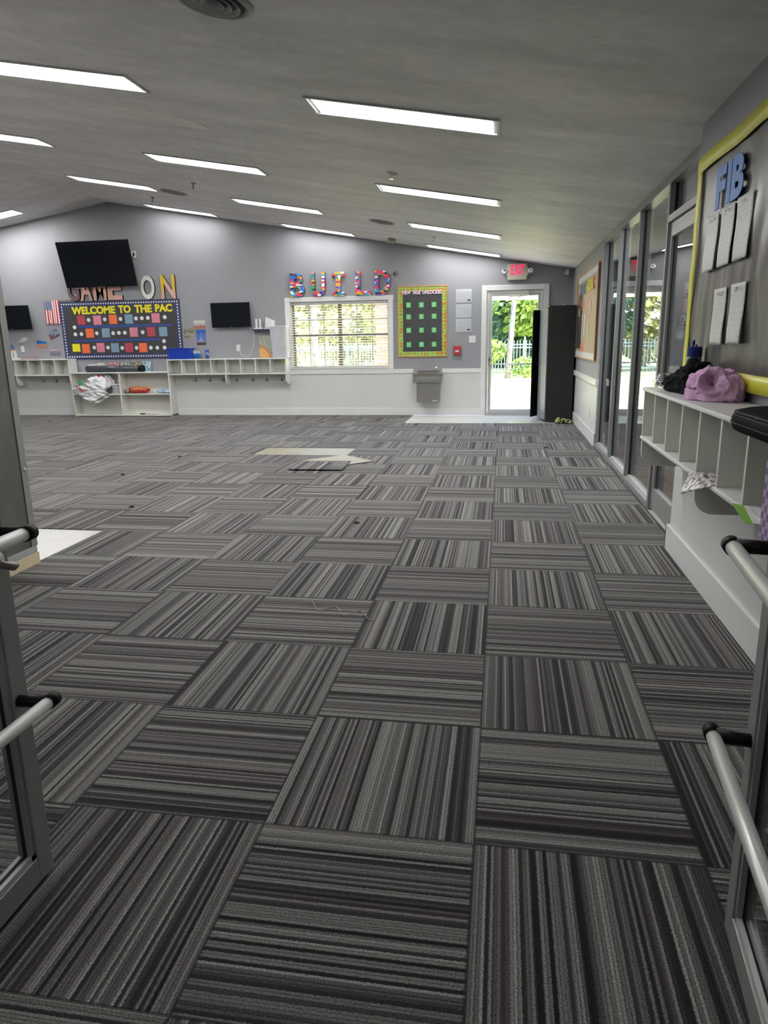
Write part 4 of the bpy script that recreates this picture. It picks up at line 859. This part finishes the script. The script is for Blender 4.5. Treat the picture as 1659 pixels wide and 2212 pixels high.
gp = plain('pale_grey_laminate', (.15, .16, .185), .45)
d1 = door_panel((.765, 11.01), (.665, 11.47), .03, 1.835, gp, 'cabinet_door'); tag(d1, 'pale grey outer door face')
MB().cyl((.66, 11.38, .95), (.632, 11.374, .95), .011, M['black'], 12).build('knob', d1)
door_panel((.765, 11.93), (.545, 11.52), .03, 1.835, M['matteblack'], 'cabinet_door')
MB().cyl((1.0, 11.02, 1.878), (1.0, 11.02, 1.89), .02, M['trim'], 12).build('cap', r)
r = root('floor_cloth', (1.08, 10.85, 0)); tag(r, 'crumpled olive green cloth on the floor before the black cabinet', 'cloth')
def cl(u, v):
    x = .93+.25*u; y_ = 10.70+.26*v
    return Vector((x+.02*noise.noise(Vector((v*4, 1, u*3))), y_+.02*noise.noise(Vector((u*4, v*3, 2))), .014+.085*abs(noise.noise(Vector((u*3.2, v*2.6, 4))))+.03*sin(u*pi)*sin(v*pi)+.012*sin(u*14)))
MB().grid(cl, 24, 16, M['olive']).build('cloth_fold', r, smooth=True, solid=.012)
mb = MB(); mb.tube([(.97, 10.745, .03), (1.03, 10.73, .05), (1.09, 10.73, .03), (1.15, 10.745, .045), (1.17, 10.76, .02)], .013, M['blackcloth']); mb.build('dark_hem', r, smooth=True)

# ---------------------------------------------------------------- bulletin board on the side wall
r = root('bulletin_board.002', (XR, 9.76, 1.06)); tag(r, 'brown paper bulletin board in a wood frame on the right side wall', 'bulletin board', 'bulletin boards')
ya, yb, za, zb_ = 8.46, 11.06, 1.06, 2.29; mb = MB(); XF = XR-.03
for q in ((ya, yb, zb_-.02, zb_), (ya, yb, za, za+.02), (ya, ya+.06, za+.02, zb_-.02), (yb-.03, yb, za+.02, zb_-.02)): mb.box(XF, XR, q[0], q[1], q[2], q[3], M['darkoak'] if q[0] == ya and q[1] == ya+.06 else M['oak'])
mb.build('board_frame', r, bevel=.003)
mb = MB()
for q in ((ya+.06, yb-.03, zb_-.10, zb_-.02), (ya+.06, yb-.03, za+.02, za+.10), (ya+.06, ya+.11, za+.1, zb_-.1)): mb.box(XR-.018, XR, q[0], q[1], q[2], q[3], M['trim'])
mb.build('border', r)
B(XR-.012, XR, ya+.1, yb-.03, za+.09, zb_-.09, M['tan']).build('backing', r); B(XR-.014, XR-.011, 10.3, 10.95, 1.2, 2.0, M['blackpaper']).build('dark_photo', r)
X_ = XR-.016
for s_, y_, w_, m_ in (('MO', 10.75, .42, plain('violet_letter', (.22, .20, .42), .5)), ('ST', 10.25, .40, plain('dark_green_letter', (.06, .30, .16), .5)), ('ICONI', 9.70, .62, M['yellow']), ('C', 9.05, .16, M['crimson'])):
    mb = MB(); text_add(mb, s_, (X_, y_, 1.99), w_, .17, .004, '-x', m_, .04); mb.build('lettering', r)
for y_, z_, w_, h_, m_ in ((10.2, 1.85, .2, .12, 'orange'), (9.3, 1.8, .2, .14, 'peach'), (10.7, 1.75, .12, .12, 'ivory'), (9.4, 1.45, .14, .2, 'palegreen'), (10.15, 1.22, .3, .12, 'orange'), (9.9, 1.55, .12, .3, 'ivory'), (10.2, 1.5, .10, .4, 'paper')): B(X_-.002, X_, y_-w_/2, y_+w_/2, z_-h_/2, z_+h_/2, M[m_]).build('paper_scrap', r)
outl = root('wall_outlet', (XR, 8.9, .3)); tag(outl, 'outlet low on the white side wall beyond the glass', 'outlet'); B(XR-.006, XR, 8.86, 8.94, .29, .41, M['ivory']).build('plate', outl)
# hallway posters seen through the glass
def crayon(y0_, y1_, z0_, z1_, m_, label, la, lb):
    r = root('crayon_cutout', (2.4485, (y0_+y1_)/2, z0_)); tag(r, label, 'wall poster', 'giant crayon cut-outs in the hallway'); yc = (y0_+y1_)/2; w_ = (y1_-y0_)/2
    MB().prism([(y0_, z0_), (y1_, z0_), (y1_, z1_-.25), (yc+w_*.35, z1_-.03), (yc, z1_), (yc-w_*.35, z1_-.03), (y0_, z1_-.25)], 'x', 2.432, 2.4485, m_).build('crayon_body', r)
    B(2.428, 2.433, yc-w_*.62, yc+w_*.62, la, lb, M['navy']).build('label_band', r)
    mb = MB(); L_ = lb-la-.04; F_ = (Vector((0, 0, -1)), Vector((0, -1, 0)), Vector((-1, 0, 0)))
    text_add(mb, 'Crayon', (2.4285, yc+w_*.36, lb-.02), L_, w_*.72, .004, F_, M['paper'], .015); mb.build('lettering', r)
crayon(8.75, 9.85, 1.18, 2.2, M['orange'], 'giant orange red crayon cut-out seen through the side door glass', 1.24, 1.66)
crayon(10.2, 11.5, .3, 1.98, M['bluecard'], 'giant blue crayon cut-out seen through the glass front', 1.20, 1.66)
r = root('hall_fill_light', (2.1, 6.2, 2.62)); tag(r, 'added hidden light in the hallway, brightening the crayon cut-outs', 'ceiling light'); B(1.95, 2.25, 5.5, 6.8, 2.59, 2.615, M['lamp']).build('diffuser', r)  # added where it stays hidden, lights the hallway wall and crayons

# ================================================================= NEAR RIGHT: poster board and cubby
r = root('poster_board', (XN, 2.2, 1.115)); tag(r, 'large wrinkled charcoal paper board lettered FIB with yellow border', 'bulletin board')
def pb(u, v):
    y_ = 3.50-u*2.9; z_ = 1.12+v*1.21
    w_ = .012*noise.noise(Vector((y_*4.5, z_*1.3, 0)))+.016*abs(noise.noise(Vector((y_*7+z_*.8, z_*1.7, 5))))*max(0, 1.5-v*1.4)+.004*abs(noise.noise(Vector((y_*16, z_*3, 8))))
    return Vector((XN-.012-max(0, w_), y_, z_))
MB().grid(pb, 150, 40, M['greyboard']).build('backing_paper', r, smooth=True, solid=.001)
def strip_wavy(p0, p1, w_, seed, amp, ver):
    n_ = 40
    def fn(u, v):
        a = Vector(p0).lerp(Vector(p1), u); k = amp*noise.noise(Vector((u*6, seed, 0))); 
        c = Vector((-.004*abs(noise.noise(Vector((u*5, v, seed)))), 0, 0))
        return a+c+(Vector((0, 0, (v-.5)*w_+k)) if not ver else Vector((0, (v-.5)*w_+k, 0)))
    return MB().grid(fn, n_, 2, M['yellowborder']).build('yellow_border_strip', r, smooth=True, solid=.0015)
strip_wavy((XN-.027, 3.51, 2.295), (XN-.027, .6, 2.295), .082, 3, .018, False)
strip_wavy((XN-.027, 3.455, 1.13), (XN-.027, 3.455, 2.26), .085, 8, .012, True)
strip_wavy((XN-.027, 2.60, 1.155), (XN-.027, .6, 1.155), .078, 5, .004, False)
for ch, y_, w_ in (('F', 3.075, .16), ('I', 2.89, .06), ('B', 2.82, .185)):
    mb = MB()
    if ch == 'I': mb.box(XN-.034, XN-.030, y_-w_, y_, 1.995, 2.195, M['bluecard'])
    else: text_add(mb, ch, (XN-.030, y_, 1.995), w_, .20, .004, '-x', M['bluecard'], .05)
    mb.build('cutout_letter', r)
# sheets pinned on it
inkB = ink_mat('faint_printed_sheet', (.60, .61, .60), (.46, .46, .46), 42, .56); inkC = ink_mat('faint_coloured_print', (.60, .61, .62), (.50, .42, .42), 36, .60)
sheets = [(3.219, 2.99, 1.70, 1.983, 'leftmost printed sheet in the upper row under FIB'), (2.945, 2.727, 1.703, 1.987, 'middle printed sheet in the upper row under FIB'), (2.692, 2.468, 1.708, 1.99, 'rightmost printed sheet in the upper row under FIB'), (2.947, 2.735, 1.319, 1.596, 'left printed sheet in the lower row of the charcoal board'), (2.667, 2.452, 1.325, 1.602, 'right sheet with coloured print in the lower row of the charcoal board')]
for k, (y0_, y1_, z0_, z1_, l) in enumerate(sheets):
    q = root('pinned_sheet', (XN, (y0_+y1_)/2, z0_)); tag(q, l, 'paper', 'sheets pinned on the charcoal board')
    def sf(u, v, o_=0): return Vector((XN-.031-o_-.008*(1-v)**2*(.3+.7*u)-.0015*sin(v*7), y0_+(y1_-y0_)*u, z0_+(z1_-z0_)*v))
    MB().grid(sf, 8, 16, M['paper'] if False else (inkB if k < 4 else inkC)).build('sheet', q, smooth=True, solid=.0008)
    def lg(u, v): p = sf(.22+.56*u, .86+.08*v); p.x -= .0012; return p
    t = NT('grey_logo_smudge'); nn = t.noise(t.pos(), 60, 3); MB().grid(lg, 4, 2, t.done(t.ramp(nn, [(.42, (.16, .16, .16)), (.56, (.60, .61, .60))]), .5)).build('letterhead', q, smooth=True)
# near cubby
r = root('cubby_shelf', (1.02, 2.1, .755)); tag(r, 'near white cubby shelf on the right wall under the charcoal board', 'shelf', 'cubby shelves with coat hooks')
XFr = .90; Y1_ = 3.405; P_ = .313; n_ = 9; Y0_ = Y1_-n_*P_-.02
B(XFr-.012, XN-.006, Y0_, Y1_+.012, 1.048, 1.07, M['trim']).build('top_board', r, bevel=.006); B(XFr-.008, XN-.006, Y0_, Y1_+.012, .755, .777, M['trim']).build('bottom_board', r, bevel=.006)
B(XN-.02, XN-.007, Y0_, Y1_, .777, 1.048, M['shelf']).build('back_panel', r)
for k in range(n_+1): y_ = Y1_-k*P_; B(XFr, XN-.02, y_-.01, y_+.01, .777, 1.048, M['shelf']).build('divider', r, bevel=.002)
for k in (0, 4, 8):
    y_ = Y1_-k*P_; xf = XFr+.002; rr = .085; poly = [(XN-.007, .755), (XN-.007, .59), (xf+rr, .59)]+[(xf+rr-rr*sin(a*pi/12), .59+rr-rr*cos(a*pi/12)) for a in range(1, 7)]+[(xf, .755)]
    MB().prism(poly, 'y', y_-.011, y_+.011, M['shelf']).build('bracket', r, bevel=.002)
# clothes heaps, bottle, bag
r = root('lilac_hoodie', (1.035, 2.5, 1.07)); tag(r, 'crumpled lilac hoodie heaped on the near cubby shelf', 'hoodie')
def heap(c, s, seed, mat, nm, parent, fold=.16, sub=6):
    import bmesh
    bm = bmesh.new(); bmesh.ops.create_icosphere(bm, subdivisions=sub, radius=1.0); vs = []
    for v in bm.verts:
        n0 = v.co.normalized()
        w1 = n0+Vector((noise.noise(n0*1.5+Vector((seed, 0, 0))), noise.noise(n0*1.5+Vector((0, seed, 0))), noise.noise(n0*1.5+Vector((0, 0, seed)))))*.7
        ridge = 1-abs(noise.noise(w1*1.7+Vector((seed, seed, 0))))*2.6; ridge2 = 1-abs(noise.noise(w1*2.9+Vector((seed*2, 0, 3))))*2.2
        d = fold*max(-.6, ridge)+fold*.22*max(-.6, ridge2)-fold*.6+.10*noise.noise(n0*1.2+Vector((0, seed, seed)))
        q = n0*(1+d); q = Vector((q.x*s[0], q.y*s[1], q.z*s[2])); lim = s[2]*.62
        if q.z < -lim: q.z = -lim; q.x *= 1.04; q.y *= 1.04
        vs.append(Vector(c)+q)
    fs = [tuple(x.index for x in f.verts) for f in bm.faces]; bm.free(); return MB().add(vs, fs, mat).build(nm, parent, smooth=True)
def folds(c, s_, seed, mat, nm, parent, amp=.16, dent=None, sub=6, pw=2.6, ax=(1, .45, 1.2)):
    import bmesh
    bm = bmesh.new(); bmesh.ops.create_icosphere(bm, subdivisions=sub, radius=1.0); vs = []
    for v in bm.verts:
        n0 = v.co.normalized(); pn = (abs(n0.x)**pw+abs(n0.y)**pw+abs(n0.z)**pw)**(-1/pw)
        wv = Vector((n0.x*ax[0], n0.y*ax[1], n0.z*ax[2])); o = Vector((seed, seed*2, -seed))
        wv += .75*Vector((noise.noise(n0*1.1+o), noise.noise(n0*1.1-o), noise.noise(n0*1.1+o*2)))
        r1 = 1-min(1, abs(noise.noise(wv*1.25+o))*3.2); r2 = 1-min(1, abs(noise.noise(wv*2.3-o))*3.4)
        d = amp*(.95*r1*r1*(3-2*r1)+.5*r2*r2*(3-2*r2)-.55)+.12*noise.noise(n0*1.3+o*3)
        if dent:
            a_ = n0.angle(Vector(dent[0])); wob = .12*noise.noise(n0*2.2+o)
            d += -.42*math.exp(-((a_/(.34+wob))**4))+.17*math.exp(-(((a_-.52-wob)/.13)**2))
            d += .10*math.exp(-(((a_-.22)/.07)**2))
        q = n0*pn*(1+d); q = Vector((q.x*s_[0], q.y*s_[1], q.z*s_[2])); lim = s_[2]*.6
        if q.z < -lim: q.z = -lim
        vs.append(Vector(c)+q)
    fs = [tuple(x.index for x in f.verts) for f in bm.faces]; bm.free(); return MB().add(vs, fs, mat).build(nm, parent, smooth=True)
folds((1.035, 2.50, 1.071+.098*.6), (.088, .140, .092), 5.3, M['lilac'], 'hoodie_body', r, .17, ((-.35, -.85, .30),))
folds((1.07, 2.37, 1.071+.075*.6), (.058, .075, .078), 2.2, M['lilac'], 'sleeve', r, .18, None, 5, 2.4, (1, .8, .6))
def hem(u, v): a = pi*(.80+.93*u); k = .006*sin(u*11)+.004*sin(u*27); return Vector((1.03+(.104+k)*cos(a)+.004*v, 2.49+(.160+k)*sin(a)+.010*v, 1.072+(.040+.010*sin(u*7))*v+.002*sin(u*19)))
MB().grid(hem, 60, 6, M['lilac']).build('waist_hem', r, smooth=True, solid=.009)
r = root('black_hoodie', (1.03, 2.95, 1.07)); tag(r, 'black garment heaped left of the lilac hoodie', 'garment')
folds((1.045, 2.85, 1.071+.105*.6), (.078, .11, .105), 8.8, M['blackcloth'], 'garment_body', r, .18, None, 5); folds((1.01, 3.04, 1.071+.058*.6), (.070, .17, .056), 3.1, M['blackcloth'], 'sleeve', r, .20, None, 5)
folds((1.02, 2.93, 1.071+.08*.6), (.065, .13, .078), 6.4, M['blackcloth'], 'fold', r, .20, None, 5)
r = root('water_bottle', (1.085, 3.13, 1.07)); tag(r, 'mint water bottle with navy lid behind the black garment', 'bottle')
c_ = (1.09, 3.10, 1.07); MB().lathe([(.034, 0), (.038, .01), (.038, .17), (.036, .185), (.033, .19)], c_, M['teal'], 24).build('bottle_body', r, smooth=True)
MB().lathe([(.039, .185), (.039, .235), (.034, .238)], c_, M['cuplid'], 24).build('lid', r); mb = MB(); mb.tube([(1.09, 3.13, 1.305), (1.09, 3.14, 1.33), (1.09, 3.135, 1.34)], .008, M['cuplid']); mb.tube([(1.09, 3.07, 1.305), (1.09, 3.075, 1.315), (1.09, 3.1, 1.312)], .006, M['cuplid']); mb.build('spout', r, smooth=True)
r = root('plastic_bag', (1.0, 3.3, 1.07)); tag(r, 'clear plastic bag with white gadget at the far end of the near shelf', 'bag')
crumple(((1.03, 3.31, 1.07+.04), (.10, .085, .05)), 2.2, .35, 2.2, M['clearplastic'], 'film', r, 4, .8); B(.99, 1.06, 3.24, 3.34, 1.072, 1.11, M['ivory']).build('gadget', r, bevel=.012)
r = root('black_tray', (.92, 1.0, 1.07)); tag(r, 'black ribbed rounded slab overhanging the near shelf at the right edge', 'tray')
def slab(mb, off, z0_, z1_, mat):
    x0_, x1_, yt_ = .764+off, 1.10-off, 1.425-off; R_ = .155-off*.7; pl = [(x0_, .45), (x1_, .45)]
    pl += [(x1_-R_+R_*cos(a*pi/16), yt_-R_+R_*sin(a*pi/16)) for a in range(9)]+[(x0_+R_-R_*sin(a*pi/16), yt_-R_+R_*cos(a*pi/16)) for a in range(9)]
    mb.prism(pl, 'z', z0_, z1_, mat)
mb = MB(); N_ = 12; rings = []
def outline(off):
    t_ = MB(); slab(t_, off, 0, 1, M['dullblack']); return [(p.x, p.y) for p in t_.v[:len(t_.v)//2]]
for k in range(N_+1):
    f_ = -1+2*k/N_; off = .002+.045*(1-sqrt(max(0, 1-f_*f_*.96))) if f_ > 0 else .002+.022*(1-sqrt(max(0, 1-f_*f_*.96)))
    rings.append([(x_, y_, 1.1055+f_*.035) for x_, y_ in outline(off)])
n_p = len(rings[0]); vs = [p for rg in rings for p in rg]
fs = [(k*n_p+i, k*n_p+(i+1) % n_p, (k+1)*n_p+(i+1) % n_p, (k+1)*n_p+i) for k in range(N_) for i in range(n_p)]+[tuple(range(n_p-1, -1, -1)), tuple(range(N_*n_p, (N_+1)*n_p))]
mb.add(vs, fs, M['dullblack']).build('slab_body', r)
rib = plain('black_rubber_rib', (.016, .016, .016), .45, spec=.35)
for k in range(5): mb = MB(); z_ = 1.098+k*.008; slab(mb, .0005+.0022*k, z_, z_+.0035, rib); mb.build('rib', r)
# papers and bits in the near cubbies
doodle = ink_mat('black_scribble_paper', (.66, .66, .66), (.10, .06, .07), 36, .52, False)
def pap(u, v):
    A = Vector((.985, 2.13, .785)); B_ = Vector((.905, 1.85, .785)); C_ = Vector((.80, 1.985, .714)); D_ = Vector((.872, 2.13, .783))
    p = A*(1-u)*(1-v)+B_*u*(1-v)+D_*(1-u)*v+C_*u*v; p.z += .022*sin(pi*v)*sin(pi*u); return p
tag(MB().grid(pap, 16, 16, doodle).build('drawing_sheet', smooth=True, solid=.001), 'white paper with black doodles hanging out of a near cubby', 'paper')
r = root('craft_card', (.9, 1.4, .78)); tag(r, 'green and white craft card hanging out of the near cubby', 'card')
def cc(u, v, o_=0):
    a = Vector((.868, 1.529, .781)); b = Vector((.975, 1.41, .781)); c2 = Vector((.842, 1.30, .766)); d2 = Vector((.925, 1.27, .766))
    return a*(1-u)*(1-v)+b*u*(1-v)+c2*(1-u)*v+d2*u*v+Vector((0, 0, .001+o_))
MB().grid(lambda u, v: cc(u*.30, v), 4, 8, plain('leaf_green_card', (.22, .46, .06), .5)).build('green_edge', r, solid=.001)
MB().grid(lambda u, v: cc(.28+u*.72, v, .0012), 6, 8, M['paper']).build('white_sheet', r, solid=.001)
for u_, v_ in ((.70, .45), (.78, .62)): MB().grid(lambda u, v: cc(u_+u*.13, v_+v*.14, .0035), 2, 2, M['orange']).build('orange_print', r)
MB().grid(lambda u, v: cc(.42+.12*v+u*.014, .1+v*.75, .0035), 1, 2, M['darksteel']).build('ruled_line', r)
r = root('treat_bag', (.98, 1.42, .777)); tag(r, 'clear cone shaped treat bag standing in the near cubby at right edge', 'bag')
tc = (.955, 1.375, .784)
mb = MB(); mb.lathe([(.034, 0), (.038, .03), (.024, .07), (.008, .10), (.003, .11)], tc, M['clearplastic'], 16); mb.build('film', r, smooth=True)
mb = MB(); mb.lathe([(.026, .002), (.029, .03), (.02, .06), (.006, .08)], tc, M['peach'], 12); mb.build('treats', r, smooth=True); MB().lathe([(.035, .0), (.039, .012), (.034, .014)], tc, M['bluecard'], 16).build('blue_base', r, smooth=True)
t = NT('purple_check'); x, y, z = t.xyz(); ck = t.n.new('ShaderNodeTexChecker'); t.lk(t.pos(), ck.inputs[0]); ck.inputs['Scale'].default_value = 45; ck.inputs[1].default_value = (.20, .13, .32, 1); ck.inputs[2].default_value = (.45, .38, .50, 1)
B(.838, .884, .95, 1.165, .755, 1.035, t.done(ck.outputs[0], .5)).build('checked_bag', bevel=.01); tag(bpy.data.objects['checked_bag'], 'purple and white checked bag at the right picture edge', 'bag')

# ================================================================= LEFT STEEL CABINET
r = root('steel_cabinet', (-3.3, 2.4, 0)); tag(r, 'tall stainless steel cabinet side at the left edge on white floor', 'cabinet')
B(-3.7, -2.905, 2.0, 2.855, .075, 2.0, M['steel']).build('cabinet_body', r, bevel=.004)
B(-3.7, -2.90, 2.0, 2.862, -.007, .075, M['cream']).build('plinth', r, bevel=.002)
B(-2.905, -2.899, 2.80, 2.858, .12, 2.0, M['alum']).build('edge_trim', r, bevel=.002); B(-2.905, -2.900, 2.0, 2.84, .077, .12, M['alum_light']).build('base_trim', r)
MB().lathe([(.012, 0), (.010, .005), (.002, .007)], (-2.899, 2.83, .62), M['trim'], 14, 'x').build('rivet', r, smooth=True)

# ================================================================= LOOSE CARPET TILES AND CRUMBS
r = root('loose_carpet_tile', (-1.84, 6.85, 0)); tag(r, 'upturned loose carpet tile showing its pale back beside the bare patch', 'carpet tile')
T = Matrix.Translation((-1.84, 6.86, .004)) @ Matrix.Rotation(radians(47), 4, 'Z')
mb = MB(); mb.box(-.305, .305, -.305, .305, .001, .007, M['adhesive'], T); mb.build('tile_back', r); mb = MB(); mb.box(-.305, .305, -.305, .305, -.003, .001, M['gasket'], T); mb.build('pile_edge', r)
r = root('loose_carpet_tile', (-1.97, 6.5, 0)); tag(r, 'loose striped carpet tile lying over the upturned one', 'carpet tile')
mb = MB(); T = Matrix.Translation((-1.96, 6.50, .015)) @ Matrix.Rotation(radians(1.5), 4, 'Z') @ Matrix.Rotation(radians(.6), 4, 'X'); mb.box(-.305, .305, -.26, .26, 0, .007, M['carpet'], T); mb.build('tile', r)
deb = [(-5.0, 11.2, 'dark'), (-3.46, 7.1, 'dark'), (-1.1, 8.75, 'dark'), (-2.0, 10.6, 'dark'), (-1.36, 5.3, 'dark'), (-6.1, 7.0, 'dark'), (-4.7, 8.3, 'dark')]
for k, (x, y, _) in enumerate([(-3.05, 10.9, 0), (-3.9, 7.05, 0), (-4.0, 5.85, 0), (-8.3, 10.9, 0), (-1.04, 4.06, 0), (.62, 8.03, 0), (-1.0, 9.05, 0), (-3.1, 4.4, 0), (-5.5, 6.3, 0)]):
    o = crumple(((x, y, .008), (.026, .018, .008)), k*1.7, .5, 2, M['gasket'], 'carpet_lint', None, 2, .6); tag(o, ['small dark lint tuft on carpet near the far wall', 'small dark lint tuft left of the bare floor patch', 'dark lint tuft on carpet in mid room left', 'dark lint tuft on carpet before the left cubby', 'dark lint tuft at a tile seam near centre', 'dark lint tuft near the glass front', 'dark lint tuft right of the bare patch near white floor', 'dark lint tuft on the carpet left of centre', 'dark lint tuft on carpet far left middle'][k], 'lint', 'lint tufts on the carpet')
mb = MB(); pts = [(-.98+.42*k/20, 2.33+.05*sin(k*.9)-.018*k*.4, .004+.004*abs(sin(k*.8))) for k in range(21)]; mb.tube(pts, .0022, plain('pale_yarn', (.3, .29, .27), .9), 6); tag(mb.build('carpet_thread', smooth=True), 'pale loose thread curled on the carpet in the centre', 'thread')

# ================================================================= OUTSIDE
struct(B(-40, 30, 12.26, 14.6, -.16, -.04, M['concrete']).build('patio_slab'), 'pale concrete walk outside the far door', 'path')
struct(B(-60, 50, 14.6, 70, -.3, -.12, M['grass']).build('ground'), 'sunlit lawn outside', 'ground')
struct(B(-16, 4, 13.55, 13.7, 2.115, 2.45, M['cream']).build('roof_fascia'), 'cream roof fascia above the far door outside', 'roof edge')
tag(B(-2.44, -2.05, 13.0, 13.5, -.1, 2.5, M['brickwall']).build('brick_column'), 'peach brick column outside the right part of the window', 'column')
fp = root('fence_panel', (0, 28, 0))
for z in (.18, 1.0, 1.12): B(-1.2, 1.2, 28.0, 28.04, z, z+.045, M['fence']).build('rail', fp)
B(-1.23, -1.17, 27.99, 28.05, -.15, 1.45, M['fence']).build('post', fp); pk = None
for k in range(20):
    x = -1.14+k*.12
    if pk is None: pk = B(x-.014, x+.014, 27.985, 28.0, -.1, 1.30, M['fence']).build('picket', fp, bevel=0); x00 = x
    else: c = pk.copy(); COL.objects.link(c); c.location = (x-x00, 0, 0)
names = ['seventh', 'sixth', 'fifth', 'fourth', 'third', 'second', 'first']
for k in range(7):
    x = -12.6+k*2.4+.3
    q = fp if k == 0 else copy_tree(fp, (x, 28, 0))
    q.location = (x, 28, 0); tag(q, 'pale outdoor fence panel, %s from the right' % names[k], 'fence', 'outdoor fence panels')
def foliage(nm, c, s, n_, leaf, mat, label, trunk=None, seed=1):
    rnd = random.Random(seed); r = root(nm, (c[0], c[1], -.12)); tag(r, label, 'tree', 'trees beyond the fence'); mb = MB(); vs = []; fs = []
    for k in range(n_):
        while True:
            p = Vector((rnd.uniform(-1, 1), rnd.uniform(-1, 1), rnd.uniform(-1, 1)))
            if p.length < 1: break
        if p.length > .01 and noise.noise(p*2.3+Vector((seed, 0, 0))) < -.12: continue
        p = Vector((c[0]+p.x*s[0], c[1]+p.y*s[1], c[2]+p.z*s[2])); a = Vector((rnd.uniform(-1, 1), rnd.uniform(-1, 1), rnd.uniform(-.6, 1))).normalized(); b = a.orthogonal().normalized(); L_ = leaf*rnd.uniform(.6, 1.3)
        i = len(vs); d = a.cross(b); vs += [p-b*L_*.5, p+d*L_*.28+a*.02, p+b*L_*.5, p-d*L_*.28]; fs.append((i, i+1, i+2, i+3))
    mb.add(vs, fs, mat); mb.build('crown', r)
    if trunk: MB().tube([(trunk[0]+q*(trunk[2]-trunk[0]), trunk[1], -.2+q*(trunk[3]+.2)+0) for q in (0, .25, .5, .75, 1)], [trunk[4], trunk[4]*.85, trunk[4]*.78, trunk[4]*.7, trunk[4]*.55], M['bark'], 12).build('trunk', r, smooth=True)
    return r
foliage('tree', (1.3, 31, 2.9), (2.2, 1.6, 1.4), 5000, .30, M['leaf1'], 'yellow green leafy tree right of the pale trunk', (.24, 27.0, .62, 6.0, .125), 3)
foliage('tree', (-1.2, 32, 2.6), (2.0, 1.6, 2.3), 5000, .28, M['leaf3'], 'blue green tree behind the left half of the exit door', (-1.5, 32, -1.3, 5, .15), 5)
foliage('tree', (.4, 36, 3.0), (3.2, 2.0, 3.4), 7000, .42, M['leaf2'], 'dense mid green tree behind the exit door view', (.5, 36, .6, 7, .2), 7)
foliage('tree', (3.2, 35, 2.6), (2.2, 2.0, 3.0), 4500, .36, M['leaf3'], 'dark tree far right outside the exit door', (3.3, 35, 3.2, 6, .2), 9)
foliage('tree', (-.35, 27.2, .9), (.55, .5, .45), 700, .16, M['leaf1'], 'small yellow green sapling before the fence', (-.35, 27.2, -.3, 1.2, .03), 11)
foliage('tree', (.9, 27.4, .25), (.6, .4, .45), 700, .14, M['leaf1'], 'low yellow shrub at the fence foot right of the trunk', None, 12)
for k, (x, y, mm) in enumerate(((-4.2, 33, 'leafglare'), (-7.5, 34, 'leafglare'), (-10.5, 33, 'leafglare'), (-13.8, 35, 'leafglare'), (-18, 36, 'leaf3'))):
    foliage('tree', (x, y, 3.0), (2.4, 1.8, 3.0), 4200, .40, M[mm], ['first', 'second', 'third', 'fourth', 'fifth'][k]+' tree to the left through the far window, counted from the right', (x-.2+(.3 if k == 1 else 0), 27.0 if k in (1, 0) else y, x+.1, 6.5, .16), 20+k)
